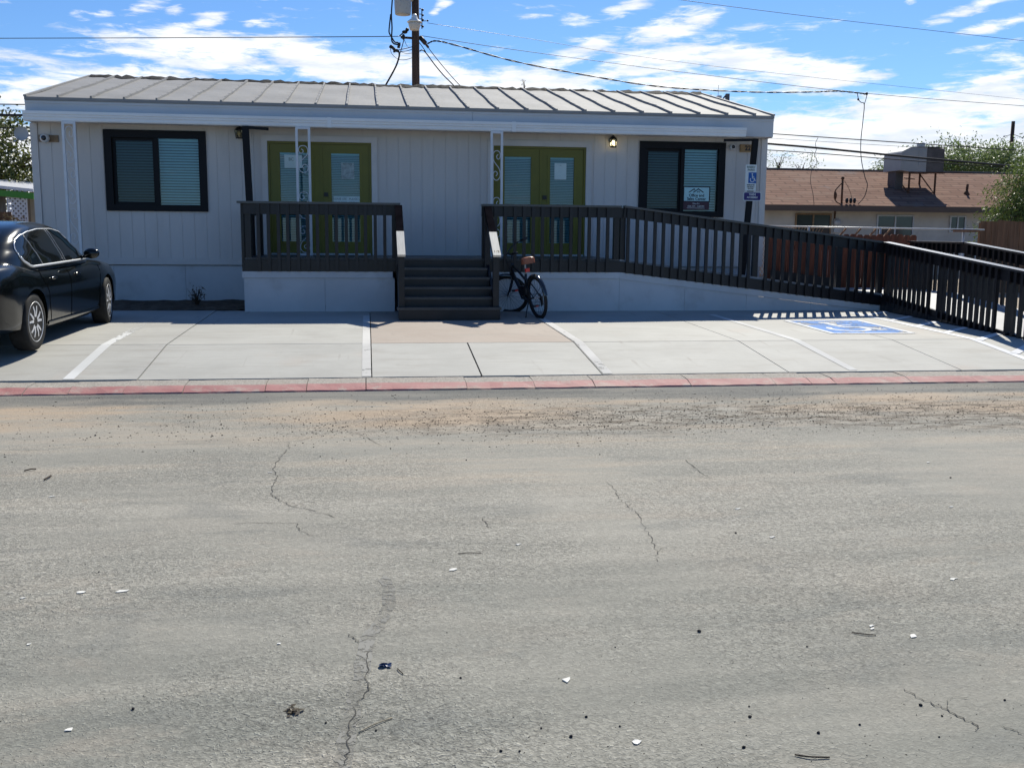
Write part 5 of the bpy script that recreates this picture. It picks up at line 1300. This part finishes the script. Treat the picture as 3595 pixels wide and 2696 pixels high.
m = MB(); m.box(NX0, NX1, NR-.12, NR+.12, 4.035, 4.075); m.build('ridge_cap', mat('ridge_grey', (0.22, 0.19, 0.17), .9, .1, nz=(2, .2, None)), nr)
m = MB(); m.box(NX0, NX1, NE_-.03, NE_-.002, 2.44, 2.62); m.box(NX0, NX1, NE_+.0, NW, 2.47, 2.50); m.build('fascia', mat('dark_fascia', (0.11, 0.085, 0.07), .7, .2), nh)
m = MB(); m.box(NX0+.3, NX1-.3, NW, NW+.2, .2, 2.47); m.prism([(NX0+.3, NW+.201, .2), (NX0+.3, NR*2-NW, .2), (NX0+.3, NR*2-NW, 2.5), (NX0+.3, NR, 3.9), (NX0+.3, NW+.201, 2.5)], (.2, 0, 0)); m.build('wall', M['stucco'], nh)
def nwin(x0, x1, z0, z1, bars, mtl):
    f = MB(); y = NW-.03; b = .05
    f.box(x0, x1, y-.02, y+.03, z0, z0+b); f.box(x0, x1, y-.02, y+.03, z1-b, z1); f.box(x0, x0+b, y-.02, y+.03, z0+b, z1-b); f.box(x1-b, x1, y-.02, y+.03, z0+b, z1-b); xm = (x0+x1)/2; f.box(xm-.025, xm+.025, y-.015, y+.03, z0+b, z1-b)
    for k in range(bars): zz_ = lerp(z0, z1, (k+1)/(bars+1)); f.box(x0+b, xm-.025, y-.01, y+.02, zz_-.012, zz_+.012); f.box(xm+.025, x1-b, y-.01, y+.02, zz_-.012, zz_+.012)
    fo = f.build('window', M['galv'] if bars else mtl, nh)
    g = MB(); g.add([(x0+b, y+.012, z0+b), (x1-b, y+.012, z0+b), (x1-b, y+.012, z1-b), (x0+b, y+.012, z1-b)], [(0, 1, 2, 3)]); g.build('pane', M['npane'], fo)
M['npane'] = mat('dark_pane', (0.035, 0.045, 0.055), .08, .6)
nwin(14.33, 15.62, 1.35, 2.38, 0, M['tan']); nwin(17.26, 18.62, .95, 2.36, 2, M['galv']); nwin(19.95, 20.55, 1.78, 2.36, 0, M['galv'])
m = MB(); m.tube([(15.75, 32.25, 2.5), (15.74, 32.25, 3.50)], .035, 8); m.ball((15.74, 32.25, 3.53), .06, 8, 6); m.tube(curve([(15.72, 32.2, 3.4), (15.45, 32.15, 3.1), (15.45, 32.1, 2.8), (15.62, 32.0, 2.65)]), .02, 5); m.tube([(15.72, 32.64, 2.5), (15.72, 32.64, 2.1)], .03, 6); m.ball((15.45, 32.12, 2.95), .09, 8, 6, (.6, .6, 1.5))
m.tube(curve([(15.78, 32.2, 3.45), (16.0, 32.2, 3.1), (16.05, 32.1, 2.75)]), .008, 4); m.build('service_mast', M['rust'], nh)
m = MB()
for x in (15.88, 16.02, 16.15): m.ball((x, 32.15, 2.80), .065, 8, 6, (.8, 1, 1.5))
m.build('insulator', M['wire'], nh)
m = MB(); m.lathe([(.13, -.02), (.13, -.10), (.10, -.15)], (15.80, 32.69, 2.08), 'y', 18); m.box(15.70, 15.92, 32.60, 32.698, 1.75, 2.2); m.build('meter', M['galv'], nh)
m = MB(); m.tube([(20.95, 33.4, 3.0), (20.97, 33.4, 3.47)], .045, 8); m.lathe([(.14, -.05), (.05, .12)], (20.95, 33.4, 3.12), 'z', 10); m.build('vent_pipe', M['rust'], nh)
ac = thing('rooftop_air_conditioner', 'boxy grey rooftop air conditioner standing on legs on the brown roof', 'air conditioner', (18.9, 33.9, 3.3))
yA, yB = 33.3, 34.5
zb, zt = 3.86, 4.70
xl, xm_, xr = 18.36, 19.30, 19.97
m = MB(); m.prism([(xl, yA, zb+.04), (xl, yA, zt-.20), (xl+.04, yA, zt-.15), (xl+.36, yA, zt), (xm_, yA, zt), (xm_, yA, zb), (xl+.34, yA, zb)], (0, yB-yA, 0)); m.box(xl+.64, xm_-.04, yA-.012, yA-.001, zb+.20, zt-.10); m.build('cabinet', M['acw'], ac)
m = MB(); m.box(xm_+.002, xr, yA+.02, yB, zb, zt-.03); m.build('coil_panel', M['acd'], ac)
m = MB(); m.box(xm_-.36, xr+.02, yA-.02, yB+.02, zt+.002, zt+.022); m.build('lid', M['acw'], ac)
m = MB(); m.lathe([(.14, 0), (.14, .14), (.12, .16)], (xm_-.02, yA+.4, zt+.02), 'z', 14); m.build('cap', M['galv'], ac)
m = MB()
for x in (18.75, 19.72):
    for y in (yA+.08, yB-.1): m.beam((x, y, nrz(y)-.02), (x, y, zb), .05, .05, (0, 1, 0))
    m.beam((x, yA+.08, nrz(yA)+.02), (x, yB-.1, zb-.02), .03, .03)
m.beam((18.55, yA+.08, zb-.22), (18.95, yA+.08, zb-.25), .03, .03); m.beam((18.7, yA, zb-.03), (20.0, yA, zb-.03), .05, .05); m.build('stand', M['rust'], ac)
m = MB(); m.box(xl+.08, xl+.36, yB-.75, yB-.2, nrz(yB-.3)-.15, zb+.03); m.build('duct', M['acd'], ac)

# red fence behind the ramp, and the brown fence by the tree
def picket_fence(name, x0, x1, y, z0, z1, wd, m_, label, seed, dog=True):
    o = thing(name, label, 'fence', ((x0+x1)/2, y, z0)); random.seed(seed); m = MB(); x = x0
    while x < x1-.02:
        w_ = min(wd, x1-x); zt = z1+random.uniform(-.02, .02); yy_ = y+random.uniform(-.006, .006); c = .03 if dog else .004
        m.prism([(x+.004, yy_, z0), (x+w_-.004, yy_, z0), (x+w_-.004, yy_, zt-c), (x+w_-.004-c, yy_, zt), (x+.004+c, yy_, zt), (x+.004, yy_, zt-c)], (0, .018, 0)); x += wd
    m.build('pickets', m_, o)
    m = MB()
    for z in (z0+.25, z1-.25): m.box(x0, x1, y+.030, y+.07, z-.045, z+.045)
    k = x0+.05
    while k < x1: m.box(k, k+.09, y+.072, y+.16, z0-.3, z1-.05); k += 2.2
    m.build('rail', m_, o)
picket_fence('red_fence', 7.62, 10.72, 18.62, .42, 1.665, .14, M['cedar'], 'reddish brown dog-eared picket fence running right from the office corner', 4)
picket_fence('brown_fence', 14.35, 24, 22.2, .32, 2.02, .145, M['oldwood'], 'weathered brown picket fence under the right tree', 8, False)
cf = thing('chain_link_fence', 'rusty chain link fence with white top pipe in front of the pale house', 'fence', (11.5, 21.2, .3))
m = MB(); m.tube([(7.7, 21.2, 1.845), (13.8, 21.2, 1.80)], .017, 8); m.build('top_rail', M['galv'], cf)
for x in (8.2, 9.62, 11.3, 13.30): m = MB(); m.tube([(x, 21.2, .25), (x, 21.2, 1.83)], .024, 6); m.build('post', M['galv'], cf)
m = MB()
m.box(13.02, 13.62, 21.10, 21.17, 1.745, 1.80); m.build('wood_plank', M['oldwood'], cf)
for px in (1055, 1150, 1250, 1345):
    a = at(2400+px*.5402, 250+1022*.5402, 21.1); m = MB(); m.beam((a.x, 21.1, 1.80), (a.x-.16, 21.1, 1.62), .05, .03); m.build('brace', M['oldwood'], cf)
m = MB()
for k in range(60):
    for s_ in (-1, 1):
        x = 7.7+k*.07; L = 1.1
        a, b = (x, 21.21, .75 if s_ > 0 else 1.82), (x+s_*0+.6, 21.21, 1.82 if s_ > 0 else .75)
        if b[0] < 10.0: m.tube([a, b], .006, 3, caps=False)
m.build('mesh', mat('rusty_wire', (0.24, 0.16, 0.10), .8, .2), cf)

# ------------------------------------------------------------------ left background
lh = thing('porch', 'neighbouring porch with white roof edge, green trim and white lattice at the far left', 'porch', (-10, 28, .3))
A_, B_ = at(-120, 640, 28), at(116, 664, 28)
m = MB(); m.hexa([(A_.x, 28, A_.z-.075), (B_.x, 28, B_.z-.075), (B_.x, 31, B_.z+.10), (A_.x, 31, A_.z+.10), (A_.x, 28, A_.z), (B_.x, 28, B_.z), (B_.x, 31, B_.z+.22), (A_.x, 31, A_.z+.22)]); m.build('roof', M['whitep'], lh)
m = MB(); m.beam((A_.x, 28.02, A_.z-.20), (B_.x, 28.02, B_.z-.18), .04, .16); m.box(-9.95, -9.80, 27.9, 28.6, 2.30, 2.62); m.build('fascia', M['limeg'], lh)
la, lb = at(26, 668, 28.1), at(97, 758, 28.1); m = MB(); z0, z1, x0, x1 = .6, 2.62, la.x, lb.x-.02; st_ = .125
def clipseg(x, s_):
    P = []
    for t in range(0, 201):
        z = z0+(z1-z0)*t/200; xx = x+s_*(z-z0)
        if x0 <= xx <= x1: P.append((xx, z))
    return (P[0], P[-1]) if len(P) > 3 else None
k = x0-2.2
while k < x1+2.2:
    for s_ in (1, -1):
        c = clipseg(k, s_)
        if c: m.beam((c[0][0], 28.1+s_*.006, c[0][1]), (c[1][0], 28.1+s_*.006, c[1][1]), .012, .036, (0, 0, 1)) if False else m.beam((c[0][0], 28.1+s_*.006, c[0][1]), (c[1][0], 28.1+s_*.006, c[1][1]), .046, .010, (0, 1, 0))
    k += st_
m.box(x0-.03, x0, 28.08, 28.12, z0, z1); m.box(x1, x1+.03, 28.08, 28.12, z0, z1); m.build('lattice', M['whitep'], lh)
m = MB(); m.box(x1+.04, -7.6, 28.3, 28.4, .3, 2.6); m.build('wall', M['cream'], lh)
m = MB()
for k in range(9): m.box(-11.2+k*.2, -11.2+k*.2+.19, 28.5+.01*(k % 2), 28.53+.01*(k % 2), .3, 2.55)
m.box(-9.6, -7.6, 29.6, 29.7, .3, 2.5); m.build('boards', M['greywood'], lh)
random.seed(31)
bf = thing('leafy_fence', 'low brown fence heaped with dead leaves behind the parked car', 'fence', (-9.5, 25.5, .3))
m = MB()
for k in range(26): x = -12.2+k*.15; m.box(x, x+.143, 25.5, 25.52, .3, 1.98+random.uniform(-.05, .05)+.02*k/6)
m.build('boards', M['oldwood'], bf)
m = MB()
for k in range(900):
    x = random.uniform(-12.2, -8.0); y = 25.44+random.uniform(-.22, .06); z = random.uniform(1.35, 1.99); a = random.uniform(0, 6.28); s_ = random.uniform(.02, .05)
    u = Vector((math.cos(a), random.uniform(-.5, .5), math.sin(a)))*s_; v = Vector((-math.sin(a), random.uniform(-.6, .6), math.cos(a)))*s_*.6; c = Vector((x, y, z)); m.add([c-u, c+v, c+u, c-v], [(0, 1, 2, 3)])
m.build('dead_leaves', M['leaf4'], bf)

# ------------------------------------------------------------------ trees
def tree(name, label, base, height, clumps, n_leaf, leaf, lm, seed, droop=0.0, elong=2.0, group=None, trunk_r=.16, limbs=None):
    """trunk with limbs to each clump; leaves are many small faces spread through the clumps"""
    random.seed(seed); o = thing(name, label, 'tree', base, group)
    m = MB(); b = Vector(base); fork = b+Vector((0, 0, height*.33))
    m.tube([b-Vector((0, 0, .1)), b+Vector((.05, 0, height*.16)), fork], [trunk_r, trunk_r*.85, trunk_r*.7], 9)
    for (cx, cy, cz, rx, ry, rz_2) in clumps:
        c = Vector((cx, cy, cz)); mid = fork.lerp(c, .5)+Vector((random.uniform(-.2, .2), random.uniform(-.2, .2), .25))
        m.tube(curve([fork, mid, c], 5), [lerp(trunk_r*.5, .015, i/10) for i in range(11)], 6)
        for k in range(5):
            e = c+Vector((random.uniform(-1, 1)*rx, random.uniform(-1, 1)*ry, random.uniform(-.6, .9)*rz_2)); m.tube([c.lerp(mid, .25), c.lerp(e, .55)+Vector((0, 0, .1)), e], [.022, .014, .005], 5)
    m.build('trunk', M['bark'], o)
    f = MB(); tot = sum(c[3]*c[4]*c[5] for c in clumps)
    for (cx, cy, cz, rx, ry, rz_2) in clumps:
        n = int(n_leaf*rx*ry*rz_2/tot); nb = max(6, n//45)
        for _ in range(nb):
            while True:
                q = Vector((random.uniform(-1, 1), random.uniform(-1, 1), random.uniform(-1, 1)))
                if .25 < q.length < 1.0 and random.random() < .35+.65*q.length: break
            c = Vector((cx+q.x*rx, cy+q.y*ry, cz+q.z*rz_2)); out = Vector((q.x, q.y, q.z*.6-droop)); out.normalize()
            L = random.uniform(.5, 1.1)*leaf*7
            for _k in range(45):
                t = random.random(); p = c+out*(L*t)+Vector((random.gauss(0, 1), random.gauss(0, 1), random.gauss(0, 1)))*leaf*1.3-Vector((0, 0, droop*L*t*t*.8))
                d = (out+Vector((random.gauss(0, .55), random.gauss(0, .55), random.gauss(0, .55)-droop*.4))).normalized(); s_ = d.cross(Vector((random.uniform(-1, 1), random.uniform(-1, 1), random.uniform(-1, 1))))
                if s_.length < .05: continue
                s_.normalize(); l_ = leaf*random.uniform(.6, 1.3); w_ = l_/elong
                f.add([p-d*l_*.5, p+s_*w_*.5, p+d*l_*.5, p-s_*w_*.5], [(0, 1, 2, 3)])
    f.build('crown', lm, o)
    return o
tree('broadleaf_tree', 'leafy olive green tree behind the porch at the far left', (-11.6, 31.5, .3), 5,
     [(-10.9, 31.5, 4.0, 1.15, 1.0, .85), (-9.75, 31.6, 3.55, .7, .8, .6), (-9.9, 31.5, 3.0, 1.0, .8, .45), (-12.0, 31.6, 3.6, 1.1, 1.0, 1.1), (-8.75, 31.8, 4.15, .42, .5, .45), (-8.6, 31.8, 3.1, .6, .6, .55), (-10.45, 31.7, 4.45, .4, .4, .3)], 10500, .13, M['leaf1'], 12, .25, 1.9, trunk_r=.14)
tree('mesquite_tree', 'feathery green mesquite with drooping branches over the brown fence at the right edge', (18.2, 24.2, .3), 4.5,
     [(17.75, 24.0, 3.45, 1.1, 1.0, .85), (16.6, 23.8, 2.75, .75, .7, .75), (16.2, 23.6, 2.15, .65, .6, .35), (17.2, 23.8, 2.35, 1.0, .8, .6), (18.6, 24.0, 3.0, 1.2, 1.0, 1.0), (16.35, 23.7, 2.3, .8, .6, .4), (17.0, 23.7, 2.9, .9, .6, .7)], 46000, .085, M['leaf2'], 23, .75, 3.6, trunk_r=.13)
tree('background_tree', 'light green spreading tree behind the brown roof at the right', (24.5, 41, .3), 5.5,
     [(23.3, 41, 4.5, 1.2, 1, .5), (24.9, 41, 4.65, 1.4, 1, .65), (26.3, 41, 4.75, 1.4, 1, .62), (22.5, 41, 4.4, .5, .6, .3), (27.7, 41, 4.6, 1.3, 1, .7), (23.9, 41, 4.5, 1.3, .8, .5)], 26000, .13, M['leaf3'], 34, .15, 2.6)
tree('background_tree', 'sparse sprig of treetop showing over the brown roof near the office corner', (18.0, 42, .3), 4.5,
     [(17.5, 42, 4.7, .55, .5, .45), (18.7, 42, 4.55, .7, .5, .25), (16.9, 42, 4.4, .45, .5, .2)], 800, .10, M['leaf3'], 35, .1, 3.2, trunk_r=.09)
# weeds
def weed(p, h, n, label, seed, lm, sp=.12):
    random.seed(seed); o = thing('dry_weed', label, 'weed', p); m = MB(); f = MB()
    for k in range(n):
        a = random.uniform(0, 6.28); e = Vector((p[0]+math.cos(a)*random.uniform(.2, 1)*sp, p[1]+math.sin(a)*random.uniform(.2, 1)*sp, p[2]+h*random.uniform(.45, 1)))
        m.tube([p, Vector(p).lerp(e, .5)+Vector((0, 0, .03)), e], [.006, .004, .002], 4)
        for j in range(8):
            c = Vector(p).lerp(e, random.uniform(.35, 1.05))+Vector((random.gauss(0, .02), random.gauss(0, .02), random.gauss(0, .02))); d = Vector((random.gauss(0, 1), random.gauss(0, 1), random.gauss(0, 1))).normalized(); s_ = d.cross(Vector((.3, .5, .8))).normalized(); l_ = random.uniform(.012, .03)
            f.add([c-d*l_, c+s_*l_*.5, c+d*l_, c-s_*l_*.5], [(0, 1, 2, 3)])
    m.build('stem', M['twig'], o); f.build('leaves', lm, o)
weed((-2.82, 17.4, .385), .34, 22, 'dry brown weed in the dirt bed left of the deck', 3, M['leaf4'], .17)
q = at(1838, 322, RY+.05); weed((q.x+.02, RY+.05, ZR-.03), .26, 3, 'tiny dry weed growing from the roof ridge', 9, M['leaf4'], .10)

# ------------------------------------------------------------------ litter on the road
def put_stones():
    random.seed(77)
    S = [(1617, 2380, .016, 0), (467, 2490, .022, 0), (1824, 2637, .014, 0), (2455, 2217, .028, 0), (2633, 2517, .022, 0), (2630, 2480, .012, 0), (2873, 2573, .02, 0), (2833, 2270, .014, 0), (2611, 2624, .022, 0), (3232, 2476, .022, 0), (3297, 2587, .012, 0), (2058, 2517, .02, 0), (2005, 2586, .022, 0), (1758, 2637, .018, 0), (1900, 2557, .014, 0), (2160, 2272, .012, 0), (347, 2008, .012, 0), (335, 1530, .030, 0), (318, 1535, .02, 0), (350, 1538, .018, 0), (780, 1529, .022, 0), (1850, 1457, .03, 0), (1354, 1488, .018, 0), (1810, 1523, .022, 0), (1637, 1616, .02, 0), (2082, 1494, .02, 0), (2697, 1411, .034, 0), (2735, 1402, .022, 0), (3337, 1678, .024, 0), (2583, 1872, .022, 0), (2788, 1660, .014, 0), (2900, 1500, .02, 0), (3040, 1475, .018, 0), (2050, 1493, .018, 0), (3527, 2458, .016, 0), (3307, 2513, .014, 0), (3018, 2544, .016, 0), (1144, 2538, .014, 0), (1320, 2565, .014, 0), (2176, 2550, .014, 0), (545, 2007, .01, 0)]
    for (px, py, r, k) in S:
        p = atz(px, py, 0); m = MB(); n = 9; vs = []
        r *= .30; m.ball((p.x, p.y, r*.45), r, 7, 5, (1, random.uniform(.7, 1.1), .7)); m.v = [(a+random.uniform(-.2, .2)*r, b+random.uniform(-.2, .2)*r, max(.0005, c+random.uniform(-.15, .15)*r)) for (a, b, c) in m.v]; m.sm = [False]*len(m.sm)
        tag(m.build('dark_stone', M['stone']), 'small black stone lying loose on the asphalt road', 'stone', 'loose dark stones on the road')
    F = [(1595, 2000, .05, .02), (285, 2080, .036, .02), (425, 2076, .07, .018), (1992, 2388, .034, .022), (2236, 2606, .026, .022), (3347, 2034, .05, .014), (3058, 2199, .03, .012), (3064, 2208, .025, .01), (3208, 2234, .034, .022), (2590, 1787, .045, .016), (3340, 1780, .03, .01), (3258, 1624, .03, .012), (1794, 1685, .022, .01), (1820, 1912, .03, .012), (240, 2563, .03, .014), (980, 2260, .016, .012), (83, 2100, .022, .012), (103, 2262, .014, .012), (1444, 1428, .03, .01), (182, 1744, .03, .012), (950, 1659, .03, .009), (2712, 1886, .03, .014)]
    for (px, py, a, b) in F:
        p = atz(px, py, 0); m = MB(); n = 7; P = []
        ph = random.uniform(0, 3)
        a *= .55; b *= .55
        for k in range(n): t = 2*math.pi*k/n; e = random.uniform(.5, 1.25); P.append((p.x+a*e*math.cos(t), p.y+b*1.5*e*math.sin(t)+.3*a*math.cos(t), .0012+.002*math.sin(t*2+ph)**2))
        m.prism(P, (0, 0, .002)); tag(m.build('pale_chip', M['flake']), 'pale chip of paint or bark lying on the asphalt road', 'chip', 'pale chips on the road')
    T = [((85, 1656), (127, 1649), .012, 'twig', 'short dark twig on the asphalt near the left edge'), ((155, 1688), (180, 1674), .014, 'twig', 'stubby brown twig below the short dark twig at the left'), ((1259, 2573), (1376, 2522), .006, 'straw', 'long pale twig lying on the asphalt near the bottom centre'), ((2790, 2652), (2912, 2661), .007, 'twig', 'straight brown twig near the bottom right edge of the road'), ((2990, 2222), (3075, 2231), .006, 'twig', 'thin curved twig beside pale chips on the right of the road'), ((1395, 2349), (1415, 2368), .006, 'twig', 'small slanted twig right of the blue scrap'), ((1608, 1945), (1690, 1942), .005, 'twig', 'fine hooked grass stem in the middle of the road')]
    for (a, b, r, mk, lab) in T:
        p, q = atz(*a, 0), atz(*b, 0); r *= .6; L_ = (q-p).length*.10; c = (p+q)/2+Vector((random.uniform(-L_, L_), random.uniform(-L_, L_), 0)); m = MB()
        m.tube(curve([p+Vector((0, 0, r)), c+Vector((0, 0, r*1.6)), q+Vector((0, 0, r))], 4), r*.6, 6); tag(m.build('twig', M[mk]), lab, 'twig')
    p = atz(1352, 2340, 0); m = MB(); random.seed(5)
    g = [[(p.x-.022+.044*i/5+random.uniform(-.004, .004), p.y-.014+.028*j/4+random.uniform(-.004, .004), random.uniform(.002, .012)) for i in range(6)] for j in range(5)]
    m.grid(g); tag(m.build('blue_scrap', mat('blue_film', (0.012, 0.03, 0.085), .3, .5)), 'crumpled dark blue plastic scrap on the asphalt', 'scrap')
    p = atz(1032, 2494, 0); m = MB()
    for k in range(24):
        a = random.uniform(0, 6.28); c = Vector((p.x+random.gauss(0, .012), p.y+random.gauss(0, .014), random.uniform(.003, .010))); u = Vector((math.cos(a), math.sin(a), .2))*random.uniform(.008, .02); v = Vector((-math.sin(a), math.cos(a), .1))*.007; m.add([c-u, c+v, c+u, c-v], [(0, 1, 2, 3)])
    tag(m.build('leaf_clump', M['leaf4']), 'small dried leaf clump on the asphalt near the bottom left', 'leaf')
    # fine grit and leaf crumbs, nobody could count them
    m = MB(); random.seed(91)
    for k in range(7600):
        if k < 4600: x = random.gauss(2.9, 2.4); y = random.gauss(8.75, .45)+.12*(x-3)*.5
        elif k < 5800: x = random.uniform(-5, 7); y = random.uniform(8.2, 10.3)
        else:
            d = 2.8+7*random.random()**1.6; x = random.uniform(-.62, .78)*d; y = d
        if y > 10.35: continue
        r = random.uniform(.0012, .005)*(1.15 if k < 5800 else .40); a = random.uniform(0, 6.28); e = random.uniform(1, 2.6)
        u = Vector((math.cos(a), math.sin(a), 0))*r*e; v = Vector((-math.sin(a), math.cos(a), 0))*r; c = Vector((x, y, .001)); h = Vector((random.uniform(-.3, .3)*r, random.uniform(-.3, .3)*r, r*random.uniform(.6, 1.4)))
        m.add([c-u, c-v, c+u, c+v, c+h], [(0, 1, 4), (1, 2, 4), (2, 3, 4), (3, 0, 4)])
    o = m.build('road_grit', mat('grit', (0.080, 0.062, 0.047), .9, .1, nz=(2.0, .6, None))); o['kind'] = 'stuff'; o['label'] = 'fine grit and leaf crumbs strewn over the road'
put_stones()
bpy.context.view_layer.update()
